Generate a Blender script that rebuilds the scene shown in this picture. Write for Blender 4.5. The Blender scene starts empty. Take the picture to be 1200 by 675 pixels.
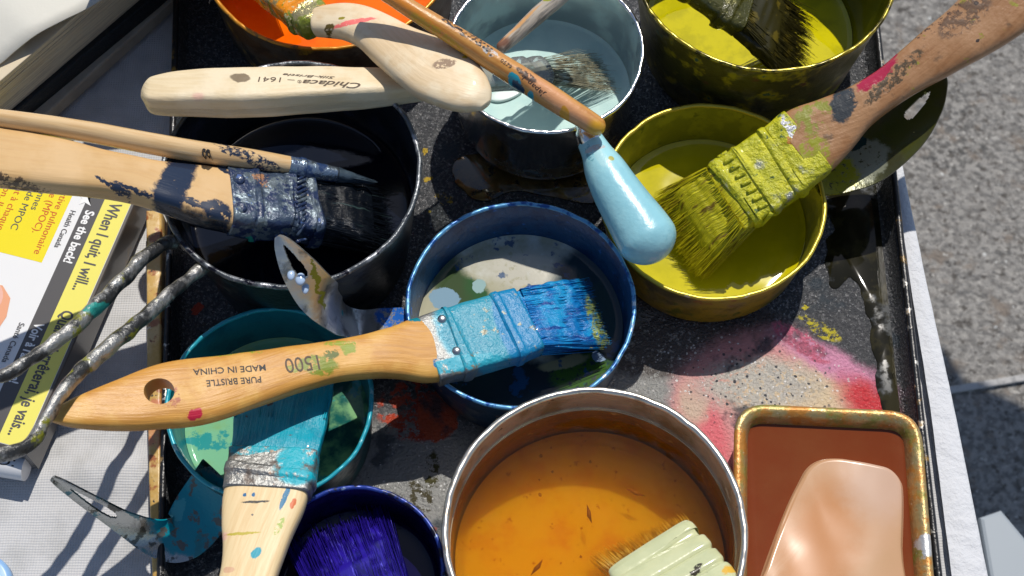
import bpy, bmesh, math, random
from mathutils import Vector, Matrix, noise as mnoise
from mathutils.bvhtree import BVHTree
R = math.radians
U = 0.0075            # one working unit in metres
sc = bpy.context.scene
col = sc.collection
random.seed(7)
# ------------------------------------------------------------------ camera
TH = R(26); D = 72.0; F = 1800.0
CAM = Vector((0, -D*math.sin(TH), D*math.cos(TH)))
FWD = Vector((0, math.sin(TH), -math.cos(TH))); UPV = Vector((0, math.cos(TH), math.sin(TH)))
cd = bpy.data.cameras.new('camera'); cam = bpy.data.objects.new('camera', cd); col.objects.link(cam)
cam.location = CAM*U; cam.rotation_euler = (TH, 0, 0)
cd.lens = 54; cd.sensor_width = 36; cd.clip_start = 0.01; cd.clip_end = 60
cd.dof.use_dof = True; cd.dof.focus_distance = 69*U; cd.dof.aperture_fstop = 36
sc.camera = cam
def P(px, py, z=0.0):
    d = FWD + Vector((1, 0, 0))*((px-600)/F) + UPV*((337.5-py)/F)
    t = (z-CAM.z)/d.z
    return CAM + d*t
def depth(p): return (p-CAM).dot(FWD)
def pxu(px, p): return px*depth(p)/F
# ------------------------------------------------------------------ materials
class NT:
    def __init__(s, m):
        m.use_nodes = True; s.t = m.node_tree; s.n = s.t.nodes; s.l = s.t.links
        s.b = s.n['Principled BSDF']; s.out = s.n['Material Output']
    def new(s, k, **kw):
        n = s.n.new(k)
        for a, v in kw.items(): setattr(n, a, v)
        return n
    def link(s, a, b): s.l.new(a, b)
    def inp(s, node, i, v):
        if hasattr(v, 'is_linked') or isinstance(v, bpy.types.NodeSocket): s.l.new(v, node.inputs[i])
        else: node.inputs[i].default_value = v
    def math(s, op, a, b=0.0, clamp=False):
        n = s.new('ShaderNodeMath', operation=op, use_clamp=clamp); s.inp(n, 0, a); s.inp(n, 1, b); return n.outputs[0]
    def vmath(s, op, a, b=(0, 0, 0), out=0):
        n = s.new('ShaderNodeVectorMath', operation=op); s.inp(n, 0, a)
        if op == 'SCALE': s.inp(n, 3, b)
        else: s.inp(n, 1, b)
        return n.outputs[out]
    def ramp(s, v, lo, hi, a=0.0, b=1.0):
        n = s.new('ShaderNodeMapRange', interpolation_type='SMOOTHSTEP'); s.inp(n, 0, v); s.inp(n, 1, lo); s.inp(n, 2, hi); s.inp(n, 3, a); s.inp(n, 4, b); return n.outputs[0]
    def mix(s, f, a, b):
        n = s.new('ShaderNodeMix', data_type='RGBA'); s.inp(n, 0, f); s.inp(n, 6, a); s.inp(n, 7, b); return n.outputs[2]
    def fmix(s, f, a, b):
        n = s.new('ShaderNodeMix', data_type='FLOAT'); s.inp(n, 0, f); s.inp(n, 2, a); s.inp(n, 3, b); return n.outputs[0]
    def noise(s, vec, scale, det=4.0, rough=.55, out=0):
        n = s.new('ShaderNodeTexNoise'); s.inp(n, 'Vector', vec); n.inputs['Scale'].default_value = scale
        n.inputs['Detail'].default_value = det; n.inputs['Roughness'].default_value = rough; return n.outputs[out]
    def mapping(s, vec, loc=(0, 0, 0), rot=(0, 0, 0), scale=(1, 1, 1), kind='POINT'):
        n = s.new('ShaderNodeMapping', vector_type=kind); s.inp(n, 0, vec)
        n.inputs[1].default_value = loc; n.inputs[2].default_value = rot; n.inputs[3].default_value = scale; return n.outputs[0]
def c4(c): return (c[0], c[1], c[2], 1)
seedn = [0]
def M(name, base, rough=.5, metal=0.0, layers=(), bump=(), coat=0.0, spec=.5, sss=None, edge=.5, es=1.6, coat_rough=.05):
    """base colour, then layers on top: noise / spot / fleck / band; bump: (coord, scale, strength, stretch)"""
    m = bpy.data.materials.new(name); t = NT(m); seedn[0] += 1; off = (seedn[0]*7.31, seedn[0]*3.17, seedn[0]*1.7)
    g = t.new('ShaderNodeNewGeometry')
    pos = t.vmath('SCALE', g.outputs['Position'], 1.0/U)
    posn = t.vmath('ADD', pos, off)
    uv = t.new('ShaderNodeUVMap'); uvo = uv.outputs[0]
    wob = t.vmath('SCALE', t.vmath('SUBTRACT', t.noise(posn, es, 6, .65, 1), (.5, .5, .5)), edge*2)
    pd = t.vmath('ADD', pos, wob)
    sx = t.new('ShaderNodeSeparateXYZ'); t.link(pd, sx.inputs[0])
    cx = t.new('ShaderNodeCombineXYZ'); t.link(sx.outputs[0], cx.inputs[0]); t.link(sx.outputs[1], cx.inputs[1]); pflat = cx.outputs[0]
    C = c4(base); Rg = rough; Me = metal
    for L in layers:
        k = L['k']; c = c4(L['c'])
        if k == 'noise':
            v = uvo if L.get('uv') else posn
            v = t.mapping(v, scale=L.get('st', (1, 1, 1)), loc=(seedn[0]*.37, L.get('o', 0)*3.3, 0))
            f = t.ramp(t.noise(v, L['s'], L.get('d', 5), L.get('dr', .6)), L['lo'], L['hi'])
        elif k == 'spot':
            p = P(*L['p']); z = depth(p)/F
            v = t.mapping(pflat, loc=(p.x, p.y, 0), rot=(0, 0, -R(L.get('a', 0))), scale=(L['r'][0]*z, L['r'][1]*z, 1), kind='TEXTURE')
            ln = t.vmath('LENGTH', v, out=1); so = L.get('so', .12)
            f = t.ramp(ln, 1-so, 1+so, 1, 0)
            if 'gap' in L: f = t.math('MULTIPLY', f, t.ramp(t.noise(posn, L.get('gs', 4), 6, .7), L['gap']-.04, L['gap']+.04))
        elif k == 'fleck':
            vn = t.new('ShaderNodeTexVoronoi'); t.link(t.vmath('ADD', posn, t.vmath('SCALE', wob, .25)), vn.inputs['Vector']); vn.inputs['Scale'].default_value = L['s']
            sp = t.new('ShaderNodeSeparateColor'); t.link(vn.outputs['Color'], sp.inputs[0])
            r = t.math('MULTIPLY', t.ramp(sp.outputs[0], 1-L.get('pr', .3), 1.0, .25, 1), L.get('size', .25))
            f = t.math('MULTIPLY', t.math('LESS_THAN', vn.outputs['Distance'], r), t.math('GREATER_THAN', sp.outputs[0], 1-L.get('pr', .3)))
            if 'c2' in L: c = t.mix(t.math('GREATER_THAN', sp.outputs[1], .5), c, c4(L['c2']))
        elif k == 'band':      # by uv v
            s2 = t.new('ShaderNodeSeparateXYZ'); t.link(uvo, s2.inputs[0])
            w2 = t.math('ADD', s2.outputs[1], t.math('MULTIPLY', t.math('SUBTRACT', t.noise(posn, L.get('ws', 2), 5, .7), .5), L.get('w', 0)))
            f = t.math('MULTIPLY', t.ramp(w2, L['a']-L.get('so', .03), L['a']+L.get('so', .03)), t.ramp(w2, L['b']-L.get('so', .03), L['b']+L.get('so', .03), 1, 0))
        elif k == 'height':    # by world z
            s2 = t.new('ShaderNodeSeparateXYZ'); t.link(pd, s2.inputs[0])
            f = t.math('MULTIPLY', t.ramp(s2.outputs[2], L['a']-.05, L['a']+.05), t.ramp(s2.outputs[2], L['b']-.05, L['b']+.05, 1, 0))
        if 'inn' in L:
            p = P(*L['inn'][0]); z = depth(p)/F
            v = t.mapping(pflat, loc=(p.x, p.y, 0), rot=(0, 0, 0), scale=(L['inn'][1]*z, L['inn'][2]*z, 1), kind='TEXTURE')
            f = t.math('MULTIPLY', f, t.ramp(t.vmath('LENGTH', v, out=1), .5, 1.1, 1, 0))
        if 'f' in L: f = t.math('MULTIPLY', f, L['f'])
        C = t.mix(f, C, c)
        if 'ro' in L: Rg = t.fmix(f, Rg, L['ro'])
        if 'm' in L: Me = t.fmix(f, Me, L['m'])
    t.inp(t.b, 'Base Color', C); t.inp(t.b, 'Roughness', Rg); t.inp(t.b, 'Metallic', Me)
    t.b.inputs['Specular IOR Level'].default_value = spec
    t.b.inputs['Coat Weight'].default_value = coat; t.b.inputs['Coat Roughness'].default_value = coat_rough
    if sss:
        t.b.inputs['Subsurface Weight'].default_value = 1; t.b.inputs['Subsurface Radius'].default_value = (1, .7, .4); t.b.inputs['Subsurface Scale'].default_value = sss*U
    h = None
    for (kd, s, st, sch) in bump:
        v = uvo if kd == 'uv' else posn
        v = t.mapping(v, scale=sch)
        if kd == 'weave':
            wa = t.new('ShaderNodeTexWave', wave_type='BANDS', bands_direction='X'); wb = t.new('ShaderNodeTexWave', wave_type='BANDS', bands_direction='Y')
            for w in (wa, wb): t.link(v, w.inputs['Vector']); w.inputs['Scale'].default_value = s; w.inputs['Distortion'].default_value = .6; w.inputs['Detail'].default_value = 1
            x = t.math('MULTIPLY', t.math('ADD', wa.outputs['Fac'], wb.outputs['Fac']), st)
        else:
            x = t.math('MULTIPLY', t.noise(v, s, 5, .6), st)
        h = x if h is None else t.math('ADD', h, x)
    if h is not None:
        b = t.new('ShaderNodeBump'); b.inputs['Strength'].default_value = 1; b.inputs['Distance'].default_value = U
        t.link(h, b.inputs['Height']); t.link(b.outputs[0], t.b.inputs['Normal'])
        if coat:
            pass
    return m
def N_(c, s, lo, hi, **k): return dict(k='noise', c=c, s=s, lo=lo, hi=hi, **k)
def S_(c, p, r, a=0, **k): return dict(k='spot', c=c, p=p, r=r, a=a, **k)
def FL(c, s, size, pr, **k): return dict(k='fleck', c=c, s=s, size=size, pr=pr, **k)
# ------------------------------------------------------------------ mesh helpers
class MB:
    def __init__(s): s.v = []; s.f = []; s.uv = []; s.flat = False
    def add(s, verts, faces, uvs=None):
        o = len(s.v); s.v += [Vector(v) for v in verts]; s.f += [tuple(i+o for i in f) for f in faces]
        s.uv += uvs if uvs else [(0, 0)]*len(verts)
    def bvh(s): return BVHTree.FromPolygons(s.v, s.f)
def build(mb, name, mat, parent=None, origin=None, smooth=True, kind=None):
    if parent is not None:
        origin = Vector(parent['_o'])
    elif origin is None:
        z = min(v.z for v in mb.v); n = len(mb.v); origin = Vector((sum(v.x for v in mb.v)/n, sum(v.y for v in mb.v)/n, z))
    me = bpy.data.meshes.new(name); me.from_pydata([(v-origin)*U for v in mb.v], [], mb.f)
    ul = me.uv_layers.new(name='UVMap')
    for lp in me.loops: ul.data[lp.index].uv = mb.uv[lp.vertex_index]
    bm = bmesh.new(); bm.from_mesh(me); bmesh.ops.recalc_face_normals(bm, faces=bm.faces[:]); bm.to_mesh(me); bm.free()
    me.polygons.foreach_set('use_smooth', [smooth]*len(me.polygons)); me.materials.append(mat)
    o = bpy.data.objects.new(name, me); col.objects.link(o); o['_o'] = tuple(origin)
    if parent is not None: o.parent = parent
    else: o.location = origin*U
    if kind: o['kind'] = kind
    return o
def autosmooth(o, ang=35):
    me = o.data; me.polygons.foreach_set('use_smooth', [True]*len(me.polygons))
    bm = bmesh.new(); bm.from_mesh(me)
    for e in bm.edges:
        if len(e.link_faces) == 2 and e.calc_face_angle(0) > R(ang): e.smooth = False
    bm.to_mesh(me); bm.free(); return o
def thing(name, label, cat, base, group=None):
    o = bpy.data.objects.new(name, None); col.objects.link(o); o.location = Vector(base)*U; o['_o'] = tuple(base)
    o.empty_display_size = .01; o['label'] = label; o['category'] = cat
    if group: o['group'] = group
    return o
def tag(o, label, cat, group=None):
    o['label'] = label; o['category'] = cat
    if group: o['group'] = group
    return o
def cat(a, t):
    n = len(a)-1; x = min(max(t*n, 0), n-1e-6); i = int(x); f = x-i
    g = lambda k: a[min(max(k, 0), n)]
    p0, p1, p2, p3 = g(i-1), g(i), g(i+1), g(i+2)
    return [.5*((2*b)+(-a_+c)*f+(2*a_-5*b+4*c-d)*f*f+(-a_+3*b-3*c+d)*f**3) for a_, b, c, d in zip(p0, p1, p2, p3)]
def stations(sts):
    """(px,py,z,w_px,h_units[,roll]) -> world stations [x,y,z,w,h,roll]"""
    out = []
    for s in sts:
        p = P(s[0], s[1], s[2]); out.append([p.x, p.y, p.z, pxu(s[3], p), s[4], s[5] if len(s) > 5 else 0.0])
    return out
def frames(sts, m, linear=False):
    pts = []
    for i in range(m+1):
        t = i/m
        if linear:
            x = min(t*(len(sts)-1), len(sts)-1-1e-6); k = int(x); f = x-k; pts.append([a*(1-f)+b*f for a, b in zip(sts[k], sts[k+1])])
        else: pts.append(cat(sts, t))
    fr = []; L = 0
    for i, q in enumerate(pts):
        a = Vector(pts[max(i-1, 0)][:3]); b = Vector(pts[min(i+1, m)][:3]); T = (b-a).normalized(); c = Vector(q[:3])
        if i: L += (c-Vector(pts[i-1][:3])).length
        S = T.cross(Vector((0, 0, 1))).normalized(); N = S.cross(T).normalized()
        ro = R(q[5]); S2 = S*math.cos(ro)+N*math.sin(ro); N2 = N*math.cos(ro)-S*math.sin(ro)
        fr.append((c, T, S2, N2, max(q[3], .01), max(q[4], .01), L))
    return fr
def sweep(sts, m=60, n=32, p=2.6, lump=0.0, ls=1.0, mb=None, linear=False, raw=False, round_end=(0, 0)):
    mb = mb or MB(); st = sts if raw else stations(sts); fr = frames(st, m, linear)
    V = []; UVs = []; Lt = fr[-1][6]
    for (c, T, S, N, w, h, L) in fr:
        k = 1.0
        if round_end[0] and L < round_end[0]: k = math.sqrt(max(1-(1-L/round_end[0])**2, .003))
        if round_end[1] and Lt-L < round_end[1]: k = min(k, math.sqrt(max(1-(1-(Lt-L)/round_end[1])**2, .003)))
        per = 0; last = None
        for j in range(n+1):
            a = 2*math.pi*j/n; ca, sa = math.cos(a), math.sin(a)
            x = math.copysign(abs(ca)**(2/p), ca)*w*k; y = math.copysign(abs(sa)**(2/p), sa)*h*k
            q = c+S*x+N*y
            if lump: q += (S*ca+N*sa)*lump*mnoise.noise(q*ls)
            if last is not None: per += (q-last).length
            last = q
            if j < n: V.append(q)
            if j < n: UVs.append((per, L))
    F_ = []
    for i in range(m):
        for j in range(n):
            a = i*n+j; b = i*n+(j+1) % n; F_.append((a, b, b+n, a+n))
    F_.append(tuple(range(n))); F_.append(tuple(m*n+j for j in range(n-1, -1, -1)))
    mb.add(V, F_, UVs); return mb
def strands(mb, b, t, wb, wt, hb, ht, N, rad=.025, droop=0.0, jit=.15, lenj=.12, roll=0.0, curl=.0):
    """bristles from base point b to tip t (px,py,z)"""
    B = P(*b); T = P(*t); ax = (T-B); S = ax.cross(Vector((0, 0, 1))).normalized(); Nn = S.cross(ax).normalized()
    ro = R(roll); S, Nn = S*math.cos(ro)+Nn*math.sin(ro), Nn*math.cos(ro)-S*math.sin(ro)
    wbu, wtu = pxu(wb, B), pxu(wt, T)
    for i in range(N):
        u = random.uniform(-1, 1); v = random.uniform(-1, 1); e = random.gauss(0, jit)
        cl = mnoise.noise(Vector((u*5, v*2, 3.1)))*.5*jit*2
        s0 = B+S*u*wbu+Nn*v*hb; s1 = T+S*(u*wtu+e*.6+cl)+Nn*(v*ht+random.gauss(0, jit)*.5)+ax*random.gauss(-lenj*.3, lenj)
        cv = S*random.gauss(0, curl)+Nn*random.gauss(0, curl*.6)
        K = 5; ring = []; d = (s1-s0).normalized(); a1 = d.cross(Nn).normalized(); a2 = d.cross(a1)
        for k in range(K):
            f = k/(K-1); c = s0.lerp(s1, f)+cv*math.sin(f*math.pi*.9)-Vector((0, 0, droop*f*f)); r = rad*(1-.75*f)
            for q in range(3):
                an = q*2.094; ring.append(c+a1*math.cos(an)*r+a2*math.sin(an)*r)
        fs = [(k*3+q, k*3+(q+1) % 3, k*3+3+(q+1) % 3, k*3+3+q) for k in range(K-1) for q in range(3)]
        mb.add(ring, fs, [(u*wbu*3, k/(K-1)) for k in range(K) for q in range(3)])
    return mb
def lathe(mb, c, prof, n=96, wob=0.0, closed=False):
    V = []; Fc = []; UVs = []; Lp = 0
    for i, (r, z) in enumerate(prof):
        if i: Lp += math.hypot(r-prof[i-1][0], z-prof[i-1][1])
        for j in range(n):
            a = 2*math.pi*j/n; rr = r
            if wob and r > .5: rr += wob*mnoise.noise(Vector((math.cos(a)*1.5, math.sin(a)*1.5, c.x)))
            V.append(Vector((c.x+rr*math.cos(a), c.y+rr*math.sin(a), c.z+z))); UVs.append((r*a, Lp))
    m = len(prof)
    for i in range(m-1+(1 if closed else 0)):
        for j in range(n):
            a = i*n+j; b = i*n+(j+1) % n; i2 = (i+1) % m; Fc.append((a, b, i2*n+(j+1) % n, i2*n+j))
    mb.add(V, Fc, UVs); return mb
def disc(mb, c, r, rings=24, n=96, men=.12, lump=0.0, ls=1.0, wob=0.0):
    V = [Vector(c)]; UVs = [(0, 0)]; F_ = []
    for i in range(1, rings+1):
        q = i/rings
        for j in range(n):
            a = 2*math.pi*j/n; rr = r*q
            if wob and q > .9: rr += wob*mnoise.noise(Vector((math.cos(a)*1.5, math.sin(a)*1.5, c[0])))
            x, y = c[0]+rr*math.cos(a), c[1]+rr*math.sin(a)
            z = c[2]+men*math.exp(-(1-q)*r/.12)+lump*mnoise.noise(Vector((x*ls, y*ls, 0)))
            V.append(Vector((x, y, z))); UVs.append((x, y))
    for j in range(n): F_.append((0, 1+j, 1+(j+1) % n))
    for i in range(rings-1):
        for j in range(n):
            a = 1+i*n+j; b = 1+i*n+(j+1) % n; F_.append((a, a+n, b+n, b))
    mb.add(V, F_, UVs); return mb
def prism(mb, pts, z1, z0, bev=.08):
    """pts: world xy (list of Vector) at top z1, extruded to z0 with a small top bevel"""
    n = len(pts); c = Vector((sum(p.x for p in pts)/n, sum(p.y for p in pts)/n, 0))
    def ring(off, z):
        out = []
        for i in range(n):
            a, b, d = pts[i-1], pts[i], pts[(i+1) % n]
            e1 = (Vector((b.x-a.x, b.y-a.y, 0))).normalized(); e2 = (Vector((d.x-b.x, d.y-b.y, 0))).normalized()
            n1 = Vector((-e1.y, e1.x, 0)); n2 = Vector((-e2.y, e2.x, 0)); nn = (n1+n2)
            if nn.length < 1e-5: nn = n1
            nn = nn.normalized()/max(math.sqrt((1+n1.dot(n2))/2), .35)
            q = Vector((b.x, b.y, 0))
            if nn.dot(c-q) < 0 and True: pass
            out.append((q, nn))
        area = sum(pts[i].x*pts[(i+1) % n].y-pts[(i+1) % n].x*pts[i].y for i in range(n))
        sg = 1 if area > 0 else -1
        return [Vector((q.x, q.y, z))+nn*off*sg for q, nn in out]
    rings = [ring(0, z0), ring(0, z1-bev), ring(bev*.3, z1-bev*.3), ring(bev, z1)]
    V = [v for r_ in rings for v in r_]; Fc = []
    for i in range(3):
        for j in range(n): Fc.append((i*n+j, i*n+(j+1) % n, (i+1)*n+(j+1) % n, (i+1)*n+j))
    Fc.append(tuple(3*n+j for j in range(n))); Fc.append(tuple(range(n-1, -1, -1)))
    mb.add(V, Fc, [(v.x, v.y) for v in V]); return mb
def outline(pts, sub=10, closed=True):
    n = len(pts); out = []
    for i in range(n):
        for k in range(sub):
            f = k/sub; p0, p1, p2, p3 = pts[i-1], pts[i], pts[(i+1) % n], pts[(i+2) % n]
            out.append(.5*((2*p1)+(-p0+p2)*f+(2*p0-5*p1+4*p2-p3)*f*f+(-p0+3*p1-3*p2+p3)*f**3))
    return out
def blob(pxs, z, h=.05, sub=8, lump=0.0):
    """thin spilled puddle on a surface: outline given, domed slightly"""
    o = outline([P(x, y, z) for x, y in pxs], sub); n = len(o)
    c = sum(o, Vector())/n; mb = MB(); V = []; Fc = []
    prof = ((1.0, 0), (.985, h*.6), (.95, h*.9), (.88, h), (.6, h), (.3, h))
    for k, zz in prof:
        for p in o: V.append(Vector((c.x+(p.x-c.x)*k, c.y+(p.y-c.y)*k, z+zz)))
    V.append(Vector((c.x, c.y, z+h)))
    for i in range(len(prof)-1):
        for j in range(n): Fc.append((i*n+j, i*n+(j+1) % n, (i+1)*n+(j+1) % n, (i+1)*n+j))
    b = (len(prof)-1)*n
    for j in range(n): Fc.append((b+j, b+(j+1) % n, len(V)-1))
    mb.add(V, Fc, [(v.x, v.y) for v in V]); return mb
def ball(mb, c, r, sz=(1, 1, 1), n=16, m=10):
    V = []; Fc = []
    for i in range(m+1):
        a = math.pi*i/m
        for j in range(n):
            b = 2*math.pi*j/n; V.append(Vector((c[0]+r*sz[0]*math.sin(a)*math.cos(b), c[1]+r*sz[1]*math.sin(a)*math.sin(b), c[2]+r*sz[2]*math.cos(a))))
    for i in range(m):
        for j in range(n): Fc.append((i*n+j, i*n+(j+1) % n, (i+1)*n+(j+1) % n, (i+1)*n+j))
    mb.add(V, Fc); return mb
FONT_CACHE = {}
def text_mesh(s, bold=0.0, shear=0.0):
    cu = bpy.data.curves.new('t', 'FONT'); cu.body = s; cu.size = 1; cu.resolution_u = 3; cu.offset = bold; cu.shear = shear
    o = bpy.data.objects.new('t', cu); col.objects.link(o); bpy.context.view_layer.update()
    me = bpy.data.meshes.new_from_object(o.evaluated_get(bpy.context.evaluated_depsgraph_get()))
    vs = [v.co.copy() for v in me.vertices]; fs = [tuple(p.vertices) for p in me.polygons]
    bpy.data.objects.remove(o); bpy.data.curves.remove(cu); bpy.data.meshes.remove(me)
    return vs, fs
def text(name, s, start, end, hpx, z, mat, parent, bvh=None, bold=.0, shear=0, world=None, lift=.015):
    """writing laid on a surface: baseline from start to end, cap height hpx"""
    vs, fs = text_mesh(s, bold, shear)
    x0 = min(v.x for v in vs); x1 = max(v.x for v in vs); cap = .69
    A, B = world if world else (P(*start, z), P(*end, z))
    e1 = (B-A); W = e1.length; e1.normalize(); e2 = Vector((-e1.y, e1.x, 0)).normalized()
    H = hpx if world else pxu(hpx, A)
    out = []
    for v in vs:
        q = A+e1*((v.x-x0)/(x1-x0)*W)+e2*(v.y/cap*H)
        if bvh:
            hit = bvh.ray_cast(Vector((q.x, q.y, 30)), Vector((0, 0, -1)))[0]
            q = Vector((q.x, q.y, (hit.z if hit else A.z)+lift))
        out.append(q)
    hs = [c for c in parent.children if c.name.startswith(('handle', 'tube', 'box'))]
    mb = MB(); mb.add(out, fs); return build(mb, name, mat, hs[0] if hs else parent, smooth=False)
def drop(o, bvh, z): pass

# ================================================================== MATERIALS
INK = M('ink', (.02, .018, .02), .6)
INKB = M('brown ink', (.09, .055, .03), .6)
ALU = M('aluminium', (.62, .62, .6), .3, 1.0, [N_((.3, .3, .3), 1.3, .45, .7), N_((.16, .15, .13), 3, .6, .7, m=.3)], [('pos', 3, .01, (1, 1, 1))])
# ================================================================== SETTING
def grid_sheet(pts, nx, ny, fz):
    """bilinear sheet from 4 world corners (bl, br, tr, tl)"""
    mb = MB(); V = []; Fc = []
    for j in range(ny+1):
        for i in range(nx+1):
            a, b = i/nx, j/ny
            q = (pts[0]*(1-a)+pts[1]*a)*(1-b)+(pts[3]*(1-a)+pts[2]*a)*b; q = q.copy(); q.z += fz(q.x, q.y, a, b); V.append(q)
    for j in range(ny):
        for i in range(nx):
            a = j*(nx+1)+i; Fc.append((a, a+1, a+nx+2, a+nx+1))
    mb.add(V, Fc, [(v.x, v.y) for v in V]); return mb
ASZ = -100.0
asph = M('asphalt', (.19, .18, .168), .85, 0, [N_((.12, .115, .108), .06, .5, .62, d=3, o=11), 
    N_((.30, .285, .265), 1.2, .42, .56, d=3), N_((.10, .09, .08), 1.0, .55, .66, d=3, o=2), N_((.21, .175, .145), .3, .55, .68, o=5), N_((.42, .40, .37), 1.2, .64, .69, d=2, o=7), FL((.55, .55, .53), .8, .2, .06)],
    [('pos', .5, 1.3, (1, 1, 1)), ('pos', 1.6, .3, (1, 1, 1))])
g = grid_sheet([Vector((-6000, -6000, ASZ)), Vector((6000, -6000, ASZ)), Vector((6000, 6000, ASZ)), Vector((-6000, 6000, ASZ))], 8, 8, lambda *a: 0)
build(g, 'road', asph, kind='structure', smooth=False)
lm = MB(); prism(lm, [P(1060, 472, ASZ), P(1320, 428, ASZ), P(1320, 421, ASZ), P(1060, 463, ASZ)], ASZ+.6, ASZ+.3, .1)
build(lm, 'road_marking', M('worn line', (.42, .41, .4), .8, 0, [N_((.2, .2, .2), .8, .5, .7)]), kind='structure', smooth=False)

# table cloth : top sheet and a hanging skirt on the right
TA, TB = P(1037, 100, -.3), P(1152, 665, -.3)
ed = (TB-TA).normalized()
e_top, e_bot = TA-ed*40, TB+ed*26
cl = MB(); V = []; Fc = []; NY = 260
prof = [(-78, 0)] + [(-78+i*1.0, 0) for i in range(1, 78)] + [(-.8, 0), (-.5, -.02), (-.25, -.1), (-.08, -.25), (0, -.5), (.03, -1.0), (.05, -2), (.1, -6), (.2, -14), (.3, -30)]
for j in range(NY+1):
    b = e_top.lerp(e_bot, j/NY); nrm = Vector((ed.y, -ed.x, 0)); nrm = nrm if nrm.x > 0 else -nrm
    for (x, z) in prof:
        q = b+nrm*x+Vector((0, 0, z))
        w = .09*mnoise.noise(q*.16)+.05*mnoise.noise(q*.5+Vector((9, 0, 0)))+.10*max(0, 1-abs(mnoise.noise(Vector((q.x*.22+q.y*.1, q.y*.35, 5))))*9)
        if x > -12: w += .05*mnoise.noise(q*1.1)
        cr = (q-P(150, 545, 0)); w += .28*math.exp(-(cr.y*1.0-cr.x*.15)**2/.5)*math.exp(-(cr.x/4)**2)
        q.z += w-.1; q += nrm*(.12*mnoise.noise(Vector((q.y*.35, z*.2, 1))) if x > -.3 else 0); V.append(q)
m_ = len(prof)
for j in range(NY):
    for i in range(m_-1):
        a = j*m_+i; Fc.append((a, a+1, a+m_+1, a+m_))
cl.add(V, Fc, [(v.x, v.y) for v in V])
clothm = M('woven white cloth', (.56, .56, .57), .6, 0, [N_((.46, .46, .46), .5, .4, .7), FL((.35, .33, .3), 1.1, .05, .10, c2=(.2, .3, .4))], [('weave', 2.6, .010, (1, 1, 1)), ('pos', .7, .07, (1, 1, 1))], spec=.3)
tag(build(cl, 'tablecloth', clothm), 'white woven plastic cloth covering the table under the tray and the cigarette pack', 'tablecloth')
# smooth white paper strip lying along the right edge of the table
st = MB(); V = []; Fc = []
ea = [P(1046, 180, .05), P(1066, 330, .05), P(1090, 480, .05), P(1118, 700, .05)]
eb = [P(1051, 165, .05), P(1086, 335, .05), P(1118, 480, .05), P(1162, 700, .05)]
NN = 90
for j in range(NN+1):
    t_ = j/NN*3; k = min(int(t_), 2); f = t_-k; a = ea[k].lerp(ea[k+1], f); b = eb[k].lerp(eb[k+1], f)
    for i in range(9):
        q = a.lerp(b, i/8); q.z = .12+.05*mnoise.noise(q*.9)+.04*math.sin(i/8*3.14); V.append(q)
    q = b.copy(); q.z = -.25; q.x += .06; V.append(q); q = b.copy(); q.z = -4; q.x += .12; V.append(q)
for j in range(NN):
    for i in range(10): a = j*11+i; Fc.append((a, a+1, a+12, a+11))
st.add(V, Fc, [(v.x, v.y) for v in V])
tag(build(st, 'paper_sheet', M('bright white paper', (.66, .67, .70), .7, 0, [], [('pos', 1.6, .14, (1, 1, 1)), ('pos', 6, .03, (1, 1, 1))])), 'bright white crinkled paper strip along the right edge of the table beside the tray', 'paper strip')

# ------------------------------------------------------------------ tray
ZR = 1.25
lt, lb = P(204, 130, ZR), P(191, 600, ZR); rt, rb = P(1040, 150, ZR), P(1086, 560, ZR)
def ext(a, b, y): t_ = (y-a.y)/(b.y-a.y); q = a.lerp(b, t_); return q
YT, YB = 24.0, -26.0
corners = [ext(lt, lb, YB), ext(rt, rb, YB), ext(rt, rb, YT), ext(lt, lb, YT)]
def rrect(cs, r, k=8):
    out = []; n = len(cs)
    for i in range(n):
        a, b, c = cs[i-1], cs[i], cs[(i+1) % n]; d1 = (a-b).normalized(); d2 = (c-b).normalized()
        p0 = b+d1*r; p2 = b+d2*r
        for j in range(k+1):
            f = j/k; out.append(p0*(1-f)**2+b*2*f*(1-f)+p2*f*f)
        # straight subdivision
        nx = c-d2*r if True else c
        e = c+(b-c).normalized()*r
        for j in range(1, 14): out.append(p2.lerp(e, j/14))
    return out
def loft(mb, path, prof, cap=True):
    """path: closed loop of points; prof: (offset outwards, z)"""
    n = len(path); V = []; Fc = []; area = sum(path[i].x*path[(i+1) % n].y-path[(i+1) % n].x*path[i].y for i in range(n)); sg = -1 if area > 0 else 1
    nr = []
    for i in range(n):
        e = (path[(i+1) % n]-path[i-1]).normalized(); nr.append(Vector((-e.y, e.x, 0))*sg)
    for (o, z) in prof:
        for i in range(n): q = path[i]+nr[i]*o; V.append(Vector((q.x, q.y, z)))
    for k in range(len(prof)-1):
        for j in range(n): Fc.append((k*n+j, k*n+(j+1) % n, (k+1)*n+(j+1) % n, (k+1)*n+j))
    if cap: Fc.append(tuple((len(prof)-1)*n+j for j in range(n)))
    mb.add(V, Fc, [(v.x, v.y) for v in V]); return mb
tr_path = rrect(corners, 1.6)
PK = (.72, .2, .24); PALE = (.62, .5, .36); RED = (.62, .05, .05); GRY = (.10, .13, .17)
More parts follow.
